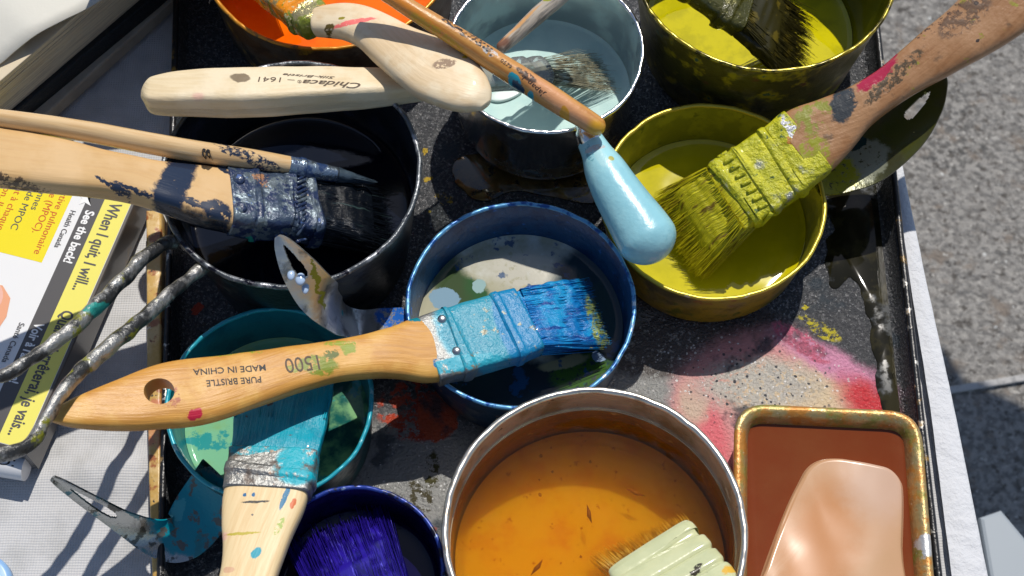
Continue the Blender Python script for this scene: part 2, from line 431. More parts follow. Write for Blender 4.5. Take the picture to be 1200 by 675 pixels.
traym = M('painted black tray metal', (.06, .063, .07), .45, .4, [
    N_((.16, .16, .165), 5.5, .48, .62, ro=.38, m=.8),
    N_((.38, .38, .39), 9, .56, .66, ro=.35, m=.9),
    S_((.42, .42, .41), (765, 425, 0), (90, 60), 0, m=.75, ro=.42, so=.4, gap=.36, gs=9), S_((.42, .42, .41), (480, 560, 0), (110, 70), 0, m=.75, ro=.42, so=.4, gap=.36, gs=9),  # sunlit areas of the floor painted in as light grey speckle
    S_((.05, .035, .03), (810, 400, 0), (110, 42), -12, ro=.2, m=0, f=.8, gap=.42),
    S_((.66, .30, .30), (905, 478, 0), (120, 84), 0, m=0, ro=.3, so=.1), S_((.72, .16, .19), (826, 510, 0), (26, 60), -14, m=0, ro=.3, so=.4), S_((.62, .46, .36), (812, 470, 0), (18, 34), 10, m=0, so=.5),
    S_((.66, .30, .30), (870, 425, 0), (70, 34), -20, m=0, ro=.35, so=.5), S_((.70, .55, .36), (925, 462, 0), (74, 40), 8, m=0, ro=.3, so=.45), S_((.60, .56, .50), (888, 450, 0), (66, 32), 0, m=.5, ro=.35, gap=.44, gs=4, so=.4),
    S_((.66, .28, .42), (975, 425, 0), (68, 17), 30, m=0, ro=.2, so=.45), S_((.58, .14, .22), (940, 402, 0), (38, 13), 38, m=0, ro=.25, gap=.46, gs=3), S_((.60, .05, .06), (1016, 470, 0), (34, 22), 45, m=0, ro=.15, so=.6),
    S_((.05, .05, .055), (1010, 400, 0), (60, 24), 40, m=0, ro=.3, so=.3, f=.5),
    S_((.5, .42, .02), (960, 385, 0), (28, 8), 35, m=0, gap=.5, gs=4), S_((.6, .5, .02), (945, 360, 0), (3, 3), 0, m=0, so=.02),
    S_((.42, .05, .02), (490, 480, 0), (46, 40), 0, m=0, ro=.2, gap=.5, gs=2), S_((.5, .08, .03), (512, 488, 0), (24, 30), 0, m=0, ro=.15, so=.1),
    S_((.42, .05, .02), (232, 362, 0), (8, 8), 0, m=0, ro=.3, so=.02),
    S_((.05, .045, .005), (506, 555, 0), (8, 26), 4, m=0, gap=.48, gs=3), S_((.06, .05, .02), (492, 582, 0), (12, 22), -30, m=0, gap=.5, gs=3), S_((.5, .12, .08), (507, 622, 0), (6, 8), 0, m=0),
    S_((.45, .3, .02), (498, 178, 0), (3, 6), 10, m=0), S_((.45, .3, .02), (500, 210, 0), (5, 4), 0, m=0), S_((.45, .3, .02), (520, 232, 0), (12, 8), 30, m=0, gap=.55, gs=4),
    N_((.03, .045, .06), .3, .56, .64, ro=.25, m=.1, f=.8), FL((.4, .3, .04), 1.1, .1, .14, c2=(.5, .5, .5), m=0), FL((.85, .82, .8), 5.5, .32, .35, m=.3, ro=.3, inn=((880, 440, 0), 150, 75)), FL((.06, .06, .07), 5, .36, .4, m=0, inn=((890, 450, 0), 130, 70)), FL((.75, .75, .75), 6, .3, .3, m=.5, ro=.3, inn=((770, 430, 0), 90, 60)), FL((.75, .75, .75), 6, .3, .3, m=.5, ro=.3, inn=((490, 560, 0), 90, 60))],  # pale flecks paint sun sparkle into the lit floor areas
    [('pos', 7, .16, (1, 1, 1)), ('pos', .8, .05, (1, 1, 1))], edge=.45)
tray = thing('metal_tray', 'large black metal tray stained with pink, red and yellow paint, holding all the cups', 'tray', tuple(P(640, 400, 0)))
mb = loft(MB(), tr_path, [(-.75, -.04), (-.1, .2), (.02, ZR-.1), (.02, ZR), (-.05, ZR+.06), (-.14, ZR), (-.18, ZR-.15), (-.32, .25), (-.55, .02), (-.75, 0)])
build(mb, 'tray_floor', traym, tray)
rimm = M('chipped tray rim', (.02, .02, .022), .3, .2, [N_((.5, .48, .44), 1.4, .6, .64, ro=.4, m=.5), N_((.35, .2, .03), .7, .6, .68, m=0)], [('pos', 2, .06, (1, 1, 1))])
mb = loft(MB(), tr_path, [(.02, ZR), (.14, ZR+.02), (.18, ZR+.1), (.12, ZR+.2), (0, ZR+.22), (-.1, ZR+.18), (-.14, ZR+.08), (-.1, ZR+.01), (.02, ZR)], cap=False)
build(mb, 'rim', rimm, tray)

# wooden strip against the left wall of the tray
wst = MB(); prism(wst, [P(171, 246, 1.3), P(189, 246, 1.3), P(189, 430, 1.3), P(188.5, 560, 1.3), P(190, 760, 1.3), P(181, 760, 1.3), P(174, 560, 1.3), P(172, 430, 1.3)], 1.3, .05, .1)
tag(build(wst, 'wooden_strip', M('stained strip', (.55, .34, .09), .35, 0, [N_((.66, .46, .2), .9, .45, .6), N_((.35, .12, .04), 1.2, .55, .63), N_((.6, .22, .1), .4, .55, .62, o=4), N_((.05, .04, .03), 3, .64, .68), N_((.72, .62, .5), 2.2, .66, .7, o=9)], [('pos', 2, .05, (1, 1, 1))], coat=.3)),
    'narrow yellow and orange stained wooden strip along the left side of the tray', 'wooden strip')

# puddles on the tray
def flatpool(pxs, z, h=.05):
    o = outline([P(x, y, z) for x, y in pxs], 7)
    o = [p+Vector((mnoise.noise(p*1.4), mnoise.noise(p*.7+Vector((5, 0, 0))), 0))*.25 for p in o]
    return prism(MB(), o, z+h, z-.005, .02)
tag(build(flatpool([(968, 232), (990, 208), (1030, 215), (1042, 290), (1046, 350), (1052, 430), (1062, 510), (1046, 500), (1030, 460), (1022, 410), (1014, 360), (998, 322), (976, 336), (968, 300), (976, 262)], .012, .03), 'puddle', M('dark oily water', (.012, .011, .005), .07, 0, [N_((.03, .026, .010), .8, .5, .6), N_((.05, .055, .06), .5, .56, .64, ro=.3)], [], spec=.3)), 'dark olive wet puddle along the inside of the tray right wall', 'puddle')
tag(build(flatpool([(530, 195), (560, 180), (640, 190), (700, 200), (705, 225), (690, 240), (640, 230), (600, 226), (570, 236), (545, 228)], .02, .07), 'puddle', M('brown water', (.09, .055, .015), .06, 0, [N_((.16, .10, .03), .9, .45, .6), N_((.02, .02, .02), 1.5, .55, .6)], coat=.5)), 'brown wet puddle under the steel cup, behind the blue cup', 'puddle')

# ================================================================== CANS
def can(name, label, catg, cx, cy, rp, H, taper, zl, outer, inner, rimmat, paint, rimr=.1, foot=.35, wob=.05, zf=.15, lump=.01, rg='paint cups crowded on the tray', seg=128, noliq=False):
    c = P(cx, cy, H); r = pxu(rp, c); c0 = Vector((c.x, c.y, 0))
    t = thing(name, label, catg, tuple(c0), rg)
    rb_ = r-taper; prof = [(.01, .04)]
    prof += [(rb_-foot, .04)]
    for k in range(1, 7):
        a = k/6*math.pi/2; prof.append((rb_-foot+foot*math.sin(a), .04+foot-foot*math.cos(a)))
    for k in range(1, 9): f = k/8; prof.append((rb_+(r-.02-rb_)*f, .04+foot+(H-.1-.04-foot)*f))
    build(lathe(MB(), c0, prof, seg, wob), 'wall', outer, t)
    th = .12
    prof = [(r-.03, H-.08)]
    for k in range(1, 9): f = k/8; prof.append((r-th-(r-rb_)*f, H-.08-(H-.08-zf-foot)*f))
    for k in range(1, 7): a = k/6*math.pi/2; prof.append((rb_-th-foot+foot*math.cos(a), zf+foot-foot*math.sin(a)))
    prof.append((.01, zf))
    build(lathe(MB(), c0, prof, seg, wob), 'inside_wall', inner, t)
    prof = [(r-.04+rimr*math.cos(a), H-.06+rimr*math.sin(a)) for a in [2*math.pi*k/12 for k in range(12)]]
    rm = lathe(MB(), c0, prof, seg*2, wob, closed=True)
    for v in rm.v: v += Vector((mnoise.noise(v*1.3), mnoise.noise(v*1.3+Vector((7, 0, 0))), .8*mnoise.noise(v*.7)))*.035+Vector((0, 0, .03*mnoise.noise(v*4)))
    build(rm, 'rim', rimmat, t)
    rl = rb_-th+(r-rb_)*max((zl-zf-foot)/(H-zf-foot), 0)
    if not noliq:
        build(disc(MB(), (c0.x, c0.y, zl), rl+.0, 40, seg, .1, lump, .8, wob), 'paint', paint, t)
    return t, c0, r, rl
def paintm(name, c, rough=.04, layers=(), bump=((('pos', .8, .012, (1, 1, 1))),), coat=0, sss=None, **k): return M(name, c, min(rough, .04), 0, layers, bump, coat=coat, sss=sss, spec=.35, **k)
def canwall(name, metalc, paintc, lo, hi, s=.6, ex=(), r0=.3, m0=.9, r1=.35, bm=.03):
    return M(name, metalc, r0, m0, [N_(paintc, s, lo, hi, d=7, m=0, ro=r1), N_(tuple(x*.55 for x in paintc), s*2.2, .5, .66, m=0, o=3)]+list(ex), [('pos', 2.5, bm, (1, 1, 1)), ('pos', 9, bm*.3, (1, 1, 1))])
# orange cup
OR = (.86, .17, .004)
can('paint_can', 'orange paint can at the top left with a brush resting in it', 'paint can', 385, -67, 150, 4.6, .35, 1.9,
    canwall('orange can side', (.25, .2, .15), (.12, .055, .02), .4, .6, .5, [N_((.5, .28, .02), .7, .6, .7, m=0)]),
    M('orange inside', (.62, .10, .006), .25, 0, [N_((.8, .2, .01), .8, .45, .6)], [('pos', 2, .02, (1, 1, 1))], coat=.3), M('orange rim', (.62, .26, .02), .3, .3, [N_((.2, .12, .05), 2, .55, .65)]),
    paintm('orange paint', OR, .1, [N_((.8, .13, .003), .5, .4, .6)]))
# steel cup, aqua paint
AQ = (.58, .77, .73)
steelm = M('polished steel', (.82, .80, .76), .14, 1.0, [N_((.35, .28, .18), .45, .56, .66, m=.7, ro=.35), FL((.5, .4, .1), 1.2, .15, .14, m=0), N_((.25, .33, .34), .7, .62, .7, m=.2)], [('pos', .9, .03, (1, 1, 1))])
can('steel_cup', 'shiny stainless steel cup of pale aqua paint at the top centre', 'cup', 639, 57, 115, 5.5, .3, 1.9,
    steelm, M('steel inside', (.4, .46, .47), .28, .75, [N_((.42, .56, .56), .5, .42, .62, m=0, ro=.4), FL((.15, .2, .22), 1.5, .12, .15, m=0)], [('pos', 1.5, .02, (1, 1, 1))]), M('bright steel rim', (.85, .85, .85), .2, 1.0),
    paintm('aqua paint', AQ, .12, [N_((.48, .68, .66), .35, .45, .65), FL((.15, .25, .26), .9, .06, .1)]), foot=.9)
# olive cup top right
YL = (.72, .63, .006)
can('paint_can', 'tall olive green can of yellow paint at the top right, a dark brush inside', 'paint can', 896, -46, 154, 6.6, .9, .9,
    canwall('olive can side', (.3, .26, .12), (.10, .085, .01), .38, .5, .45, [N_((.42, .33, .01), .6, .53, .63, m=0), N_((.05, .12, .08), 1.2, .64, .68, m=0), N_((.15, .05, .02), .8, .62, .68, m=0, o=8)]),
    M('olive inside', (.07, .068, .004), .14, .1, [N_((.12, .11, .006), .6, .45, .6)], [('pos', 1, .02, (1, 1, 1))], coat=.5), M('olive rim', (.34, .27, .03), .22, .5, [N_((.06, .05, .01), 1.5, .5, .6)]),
    M('yellow paint in tall can', (.62, .55, .004), .03, 0, [N_((.5, .45, .004), .6, .45, .6)], [], spec=.45))
# yellow cup
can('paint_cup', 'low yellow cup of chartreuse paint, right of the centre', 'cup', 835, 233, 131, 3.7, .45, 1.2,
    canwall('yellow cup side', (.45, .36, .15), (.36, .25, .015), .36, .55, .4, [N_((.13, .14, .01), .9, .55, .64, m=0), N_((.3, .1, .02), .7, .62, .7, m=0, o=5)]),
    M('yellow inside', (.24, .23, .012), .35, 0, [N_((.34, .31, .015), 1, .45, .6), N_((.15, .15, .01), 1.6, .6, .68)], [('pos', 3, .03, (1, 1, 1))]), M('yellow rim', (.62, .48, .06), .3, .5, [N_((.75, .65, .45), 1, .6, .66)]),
    M('chartreuse paint', (.60, .52, .006), .03, 0, [N_((.50, .44, .004), .4, .42, .62)], [], spec=.45))
# black pot
can('cooking_pot', 'wide black pot of black ink on the left with a twin wire handle', 'pot', 341, 200, 152, 7.0, .9, 3.4,
    M('black pot side', (.012, .015, .018), .28, .2, [N_((.05, .055, .05), .6, .55, .65, ro=.45), N_((.02, .05, .06), .9, .6, .66)], [('pos', 2, .05, (1, 1, 1))]),
    M('black pot inside', (.006, .009, .013), .22, 0, [N_((.02, .025, .04), .5, .5, .65)], [('pos', 2, .04, (1, 1, 1))]), M('black pot rim', (.1, .11, .12), .3, .5, [N_((.35, .36, .38), 1.2, .52, .62), N_((.01, .01, .02), 2, .56, .6)], [('pos', 3, .05, (1, 1, 1))]),
    paintm('black ink', (.003, .005, .012), .05, [], coat=.2), rimr=.12)
# blue cup
BL = (.006, .10, .30)
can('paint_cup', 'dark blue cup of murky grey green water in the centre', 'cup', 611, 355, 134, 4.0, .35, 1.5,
    canwall('blue cup side', (.3, .3, .3), (.01, .05, .11), .38, .55, .5, [N_((.35, .2, .12), 1, .62, .68, m=0)]),
    M('blue inside', (.006, .075, .20), .35, 0, [N_((.005, .04, .13), .7, .45, .62), N_((.02, .16, .5), 2.5, .6, .7), N_((.003, .02, .05), 3, .64, .7)], [('pos', 3, .05, (1, 1, 1))]),
    M('blue rim', (.12, .35, .62), .3, .3, [N_((.6, .7, .8), 1.4, .6, .66, m=.6), N_((.01, .08, .3), 2, .5, .6)]),
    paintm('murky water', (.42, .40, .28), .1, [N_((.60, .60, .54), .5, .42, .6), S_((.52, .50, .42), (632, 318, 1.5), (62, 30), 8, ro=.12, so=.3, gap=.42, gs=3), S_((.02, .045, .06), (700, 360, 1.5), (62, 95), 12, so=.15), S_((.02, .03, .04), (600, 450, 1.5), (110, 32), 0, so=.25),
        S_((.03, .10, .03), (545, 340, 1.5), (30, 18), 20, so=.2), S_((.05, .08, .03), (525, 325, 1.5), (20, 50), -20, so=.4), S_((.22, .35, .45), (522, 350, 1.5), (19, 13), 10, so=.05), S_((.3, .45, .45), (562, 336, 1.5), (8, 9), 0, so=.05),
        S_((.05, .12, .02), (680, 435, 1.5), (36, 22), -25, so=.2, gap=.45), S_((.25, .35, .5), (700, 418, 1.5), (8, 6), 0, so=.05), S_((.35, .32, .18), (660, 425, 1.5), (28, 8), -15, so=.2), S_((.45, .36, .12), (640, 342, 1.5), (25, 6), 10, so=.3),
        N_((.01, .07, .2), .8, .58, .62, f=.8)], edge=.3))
# turquoise cup
TQ = (.0, .20, .28)
can('paint_cup', 'turquoise cup of green water at the lower left, crossed by the long brush handle', 'cup', 316, 470, 121, 3.8, .3, 1.3,
    canwall('turquoise cup side', (.3, .3, .3), (.01, .09, .10), .36, .5, .5, [N_((.02, .02, .02), .8, .56, .64, m=0)]),
    M('turquoise inside', (.004, .17, .23), .3, 0, [N_((.003, .11, .16), .8, .45, .62)], [('pos', 2, .03, (1, 1, 1))]), M('turquoise rim', (.02, .35, .45), .3, .1, [N_((.3, .6, .65), 1.5, .6, .66)]),
    paintm('green water', (.20, .50, .30), .1, [S_((.01, .10, .09), (400, 500, 1.3), (60, 90), 0, so=.3), N_((.22, .45, .2), .6, .45, .65), N_((.03, .3, .3), .9, .56, .62)]))
# indigo cup
can('paint_cup', 'dark indigo cup at the bottom with a violet blue brush inside', 'cup', 414, 672, 107, 4.0, .3, 1.6,
    canwall('indigo cup side', (.1, .1, .12), (.01, .012, .05), .35, .5), M('indigo inside', (.006, .006, .05), .2, 0, [N_((.01, .01, .09), 1, .5, .6)], [('pos', 2, .03, (1, 1, 1))]),
    M('indigo rim', (.02, .05, .3), .3, .2, [N_((.3, .4, .6), 1.5, .58, .64), N_((.01, .01, .03), 2, .5, .56)]), paintm('indigo paint', (.006, .004, .045), .07))
# amber can (water surface is see-through)
amb_side = M('tin side', (.5, .42, .33), .35, .9, [N_((.4, .3, .2), .6, .5, .7)])
amb_in = M('tin inside', (.42, .27, .13), .34, .45, [dict(k='height', c=(.55, .42, .28), a=3.3, b=9, m=.6), N_((.28, .15, .06), .5, .4, .65, m=.2), N_((.6, .48, .32), 1.2, .62, .7), N_((.1, .06, .03), 3, .66, .7)], [('pos', 2, .04, (1, 1, 1)), ('pos', 8, .02, (1, 1, 1))])
t_am, c_am, r_am, rl_am = can('tin_can', 'large bare metal can of clear amber water at the bottom centre', 'can', 697, 620, 177, 5.3, .1, 3.2, amb_side, amb_in,
    M('tin rim', (.72, .66, .58), .3, .9, [N_((.5, .42, .33), 1.2, .5, .65)]), None, rimr=.15, noliq=True)
def clear(name, tint, rough=.03, turb=.0, tc=(.5, .3, .05)):
    m = bpy.data.materials.new(name); t = NT(m)
    tr = t.new('ShaderNodeBsdfTransparent'); tr.inputs[0].default_value = c4(tint)
    gl = t.new('ShaderNodeBsdfGlossy'); gl.inputs['Roughness'].default_value = rough
    df = t.new('ShaderNodeBsdfDiffuse'); df.inputs[0].default_value = c4(tc)
    fr = t.new('ShaderNodeFresnel'); fr.inputs[0].default_value = 1.34
    g_ = t.new('ShaderNodeNewGeometry'); pos = t.vmath('SCALE', g_.outputs['Position'], 1/U)
    b = t.new('ShaderNodeBump'); b.inputs['Distance'].default_value = U; t.link(t.math('MULTIPLY', t.noise(pos, .7, 2), .06), b.inputs['Height'])
    t.link(b.outputs[0], gl.inputs['Normal'])
    a = t.new('ShaderNodeMixShader'); a.inputs[0].default_value = turb; t.link(tr.outputs[0], a.inputs[1]); t.link(df.outputs[0], a.inputs[2])
    c = t.new('ShaderNodeMixShader'); t.link(fr.outputs[0], c.inputs[0]); t.link(a.outputs[0], c.inputs[1]); t.link(gl.outputs[0], c.inputs[2])
    t.link(c.outputs[0], t.out.inputs[0]); return m
amberw = clear('amber water', (.985, .93, .72), .03, .03, (.30, .17, .03))
build(disc(MB(), (c_am.x, c_am.y, 3.2), rl_am, 40, 128, .16, .015, .6, .05), 'water', amberw, t_am)
murk = bpy.data.materials.new('amber murk'); t_ = NT(murk)
tr_ = t_.new('ShaderNodeBsdfTransparent'); tr_.inputs[0].default_value = (.99, .955, .80, 1); df_ = t_.new('ShaderNodeBsdfTranslucent'); df_.inputs[0].default_value = (.85, .48, .05, 1)
d2_ = t_.new('ShaderNodeBsdfDiffuse'); d2_.inputs[0].default_value = (.80, .47, .05, 1); mm_ = t_.new('ShaderNodeMixShader'); t_.link(df_.outputs[0], mm_.inputs[1]); t_.link(d2_.outputs[0], mm_.inputs[2]); mm_.inputs[0].default_value = .6
mx_ = t_.new('ShaderNodeMixShader'); mx_.inputs[0].default_value = .024; t_.link(tr_.outputs[0], mx_.inputs[1]); t_.link(mm_.outputs[0], mx_.inputs[2]); t_.link(mx_.outputs[0], t_.out.inputs[0])
mk_ = MB()
for k in range(9): disc(mk_, (c_am.x, c_am.y, 1.1+k*.22), rl_am-.03, 3, 96, 0)
build(mk_, 'murky_water', murk, t_am)
rg_ = MB(); lathe(rg_, Vector((c_am.x, c_am.y, 0)), [(rl_am+.02+.035*math.cos(q_*math.pi/4), 3.36+.035*math.sin(q_*math.pi/4)) for q_ in range(8)], 128, .05, closed=True)
for q_, v_ in enumerate(rg_.v): v_.z += .05*mnoise.noise(v_*1.2)
build(rg_, 'meniscus_glint', M('painted glint', (.62, .50, .34), .3), t_am)  # pale ring paints in the bright line of the water's meniscus
sedm = M('amber sediment', (.86, .68, .07), .5, 0, [N_((.78, .42, .02), .5, .45, .7), N_((.5, .22, .03), 2.6, .62, .7), FL((.3, .10, .02), 1.8, .16, .2)], [], sss=5)
build(disc(MB(), (c_am.x, c_am.y, .8), rl_am-.15, 20, 96, .3), 'sediment', sedm, t_am)
flm = M('rust flake', (.22, .06, .01), .5)
mb = MB()
for (x, y, a) in ((745, 578, 25), (630, 665, -50), (690, 603, 80), (765, 640, 10)):
    q = P(x, y, 2.0); v1 = Vector((math.cos(R(-a)), math.sin(R(-a)), 0)); v2 = Vector((-v1.y, v1.x, 0))
    vs = [q-v1*.45, q+v2*.1-v1*.1, q+v1*.4+v2*.05, q-v2*.09+v1*.05]; mb.add(vs+[v+Vector((0, 0, .05)) for v in vs], [(0, 1, 2, 3), (4, 5, 6, 7), (0, 1, 5, 4), (1, 2, 6, 5), (2, 3, 7, 6), (3, 0, 4, 7)])
build(mb, 'flakes', flm, t_am)

# ------------------------------------------------------------------ strap handles
def strap(parent, sts, mat, hole=None, th=.1, name='handle', m=170, k=44):
    fr = frames(stations(sts), m); V = []; Fc = []; keep = {}
    Lt = fr[-1][6]
    for i, (c, T, S, N, w, h, L) in enumerate(fr):
        for j in range(k+1):
            u = j/k*2-1; V.append(c+S*u*w+N*(.06*u*u))
    def inh(i, j):
        if not hole: return False
        s = (i+.5)/m; u = ((j+.5)/k*2-1); a, b, w0 = hole
        if s < a or s > b: return False
        f = (s-a)/(b-a); return abs(u) < w0*math.sqrt(max(math.sin(math.pi*min(f**.6, 1)), 0))
    n = len(V); NV = []
    for i, (c, T, S, N, w, h, L) in enumerate(fr):
        for j in range(k+1): NV.append(V[i*(k+1)+j]+N*th)
    quads = {(i, j) for i in range(m) for j in range(k) if not inh(i, j)}
    for (i, j) in quads:
        a, b, c_, d = i*(k+1)+j, i*(k+1)+j+1, (i+1)*(k+1)+j+1, (i+1)*(k+1)+j
        Fc.append((a, b, c_, d)); Fc.append((a+n, d+n, c_+n, b+n))
        for (di, dj, e) in ((-1, 0, (a, b)), (1, 0, (d, c_)), (0, -1, (a, d)), (0, 1, (b, c_))):
            if (i+di, j+dj) not in quads: Fc.append((e[0], e[1], e[1]+n, e[0]+n))
    mb = MB(); mb.add(V+NV, Fc, [(v.x, v.y) for v in V+NV])
    o = build(mb, name, mat, parent); return autosmooth(o, 50)
objs = [o for o in bpy.data.objects if o.type == 'EMPTY']
yel_cup = [o for o in objs if 'chartreuse' in o['label']][0]; blue_cup = [o for o in objs if 'murky' in o['label']][0]; turq_cup = [o for o in objs if 'green water' in o['label']][0]
pot = [o for o in objs if o.name.startswith('cooking_pot')][0]
strap(blue_cup, [(482, 378, 3.3, 18, .1, 0), (450, 380, 3.0, 19, .1, 0), (418, 382, 2.9, 20, .1, 0), (394, 370, 4.4, 24, .1, 15), (372, 344, 6.6, 26, .1, 30), (350, 312, 8.2, 22, .1, 35), (333, 286, 9.0, 12, .1, 35), (326, 276, 9.2, 3, .1, 35)],
      M('worn steel handle', (.58, .58, .56), .34, .9, [N_((.25, .25, .24), 1.1, .55, .68, m=.8), S_((.01, .12, .5), (468, 372, 3), (26, 22), 0, m=0, gap=.44), S_((.3, .3, .02), (382, 372, 4), (3, 12), -20, m=0), FL((.02, .3, .35), 1.3, .2, .15, m=0)], [('pos', 2.5, .03, (1, 1, 1))]), hole=(.66, .86, .3))
mb = MB(); ball(mb, P(352, 327, 7.75), .22, (1, 1.3, .6)); ball(mb, P(358, 337, 7.3), .2, (.8, 1.5, .6)); ball(mb, P(341, 322, 8.05), .2, (.8, 1.3, .6))
build(mb, 'paint_drops', M('pale blue drop', (.42, .55, .75), .15, coat=.5), blue_cup)
strap(turq_cup, [(262, 560, 2.9, 34, .1, 0), (240, 596, 1.7, 36, .1, 0), (215, 628, 1.25, 30, .1, 10), (188, 630, 1.5, 24, .1, 25), (150, 612, 2.7, 18, .1, 50), (110, 588, 4.0, 14, .1, 58), (75, 566, 5.1, 8, .1, 55), (62, 558, 5.5, 4, .1, 50)],
      M('teal handle', (.42, .43, .42), .25, .95, [S_((.0, .27, .36), (228, 605, 1.5), (52, 48), 20, m=0, ro=.35, so=.08), S_((.05, .38, .45), (210, 597, 1.6), (9, 11), 20, m=0, so=.05), N_((.02, .2, .24), .9, .58, .62, m=0, f=.8), N_((.12, .12, .11), 1.4, .55, .6)], [('pos', 2.5, .03, (1, 1, 1))]), hole=(.62, .82, .4))
strap(yel_cup, [(948, 210, 3.4, 26, .1, 0), (975, 200, 3.3, 34, .1, 0), (1010, 180, 3.6, 42, .1, 0), (1050, 150, 4.4, 40, .1, 5), (1080, 120, 5.2, 30, .1, 10), (1100, 96, 5.8, 14, .1, 10), (1106, 88, 6.0, 5, .1, 10)],
      M('olive handle', (.10, .10, .04), .25, .6, [N_((.055, .06, .008), .5, .4, .6, m=0), S_((.30, .31, .22), (1010, 192, 3.6), (32, 24), -30, m=.3, gap=.4), S_((.3, .28, .01), (975, 208, 3.4), (32, 26), -20, m=0, gap=.42), S_((.0, .03, .03), (1005, 170, 3.6), (8, 8), 0, m=0, so=.03), FL((.01, .04, .03), 1.5, .25, .2, m=0), FL((.4, .4, .1), 1.9, .2, .16, m=0)], [('pos', 2.5, .03, (1, 1, 1))], coat=.3), hole=(.56, .74, .2))
wirem = M('tarry wire', (.05, .05, .05), .3, .4, [N_((.42, .41, .39), .7, .45, .55, m=.8, ro=.4), N_((.2, .2, .01), .8, .6, .66, m=0), S_((.02, .28, .24), (136, 398, 6.2), (16, 8), -35, m=0), S_((.5, .45, .3), (176, 369, 5.9), (5, 5), 0, m=0), S_((.32, .30, .02), (150, 325, 6), (28, 10), -40, m=0, gap=.46), N_((.6, .6, .58), 1.4, .62, .68, m=.8)], [('pos', 3, .12, (1, 1, 1))])
mb = sweep([(204, 284, 6.5, 8.3, 0.33), (190, 288, 6.9, 7.2, 0.33), (165, 305, 7.6, 7.7, 0.35), (130, 342, 8.6, 8.7, 0.37), (95, 376, 9.4, 9.2, 0.38), (60, 405, 10, 7.4, 0.32), (25, 428, 10.5, 7.4, 0.32), (-20, 450, 11, 7.4, 0.32), (-70, 470, 11.5, 7.4, 0.32)], 90, 18, 2, .1, 1.5)
build(mb, 'wire_handle', wirem, pot)
mb = sweep([(240, 312, 6.4, 8.3, 0.33), (222, 325, 6.8, 7.7, 0.33), (190, 352, 7.6, 8.3, 0.35), (150, 388, 8.5, 9.2, 0.37), (112, 420, 9.3, 9.2, 0.38), (82, 448, 9.9, 8.3, 0.36), (58, 485, 10.3, 7.4, 0.32), (42, 512, 10.5, 7.4, 0.32), (15, 530, 10.8, 7.4, 0.32), (-30, 535, 11.3, 7.4, 0.32), (-75, 520, 11.8, 7.4, 0.32)], 100, 18, 2, .1, 1.5)
build(mb, 'wire_handle', wirem, pot)

# ------------------------------------------------------------------ rectangular tin
tz = 3.0
tc = [P(858, 760, tz), P(1102, 760, tz), P(1079, 482, tz), P(860, 472, tz)]
tp = rrect([tc[0], tc[1], tc[2], tc[3]], 1.5, 10)
tin = thing('rectangular_tin', 'rusty gold rectangular tin of brown paint at the lower right corner', 'tin', tuple(P(975, 600, 0)))
tinm = M('rusty gold tin', (.48, .36, .16), .35, .6, [N_((.52, .22, .04), .9, .44, .58, m=.3, d=7), N_((.25, .25, .05), .6, .52, .64, m=.2), N_((.62, .50, .30), 5, .62, .70, ro=.3), N_((.35, .13, .02), 6, .60, .68, m=0), S_((.6, .6, .6), (1085, 640, 3), (10, 16), 0, m=.5)], [('pos', 4, .05, (1, 1, 1))])
build(loft(MB(), tp, [(-1.0, .05), (-.45, .1), (-.3, .4), (-.08, tz-.3), (-.02, tz-.1), (-.02, tz), (-.1, tz+.09), (-.25, tz+.1), (-.42, tz+.02), (-.55, tz-.2), (-.68, tz-.6), (-.78, tz-1.6), (-.85, .6), (-.9, .5)]), 'wall', tinm, tin)
brownm = paintm('brown paint', (.17, .034, .006), .12, [N_((.18, .045, .010), .25, .4, .65), FL((.7, .5, .35), 2.4, .10, .05)])
build(loft(MB(), tp, [(-.60, 2.46), (-.70, 2.40), (-.8, 2.38)]), 'paint', brownm, tin)
# cake of wet tan clay
ck = outline([P(x, y, 2.6) for x, y in ((938, 566), (948, 549), (962, 540), (980, 538), (1000, 541), (1025, 546), (1042, 551), (1053, 562), (1057, 580), (1056, 640), (1050, 760), (868, 760), (896, 670), (922, 600))], 6)
mb = MB(); n = len(ck); cc = sum(ck, Vector())/n; V = []; Fc = []
CK = [(1.045, 2.37), (1.02, 2.46), (1.0, 2.62), (.985, 2.70), (.96, 2.74)]+[(.96-.035*i_, 2.74) for i_ in range(1, 27)]
for k_, zz in CK:
    for p in ck:
        q = Vector((cc.x+(p.x-cc.x)*k_, cc.y+(p.y-cc.y)*k_, zz))
        if k_ < .99: q.z += .26*mnoise.noise(Vector((q.x*.32+q.y*.1, q.y*.16, 4)))+.02*mnoise.noise(Vector((q.x*1.0, q.y*.6, 8)))
        V.append(q)
for i in range(len(CK)-1):
    for j in range(n): Fc.append((i*n+j, i*n+(j+1) % n, (i+1)*n+(j+1) % n, (i+1)*n+j))
Fc.append(tuple((len(CK)-1)*n+j for j in range(n)))
mb.add(V, Fc, [(v.x, v.y) for v in V])
tag(build(mb, 'paint_cake', M('wet tan cake', (.54, .32, .175), .21, 0, [N_((.56, .33, .19), .3, .42, .6), S_((.50, .21, .07), (960, 640, 2.4), (40, 80), 20, so=.6), S_((.58, .38, .27), (1030, 570, 2.4), (40, 40), 0, so=.6)], [], spec=.35)), 'smooth wet tan cake lying in brown paint inside the rectangular tin', 'paint cake')

# ================================================================== BRUSHES
GB = 'paintbrushes laid across the cups'
def crimp(mb, sts, **k): return sweep(sts, **k)
def brush(name, label, base, group=GB): return thing(name, label, 'paintbrush', tuple(P(*base)), group)
def grain(a, b, s=1.2): return N_(b, s, .4, .65, uv=True, st=(5, .35, 1), d=4)
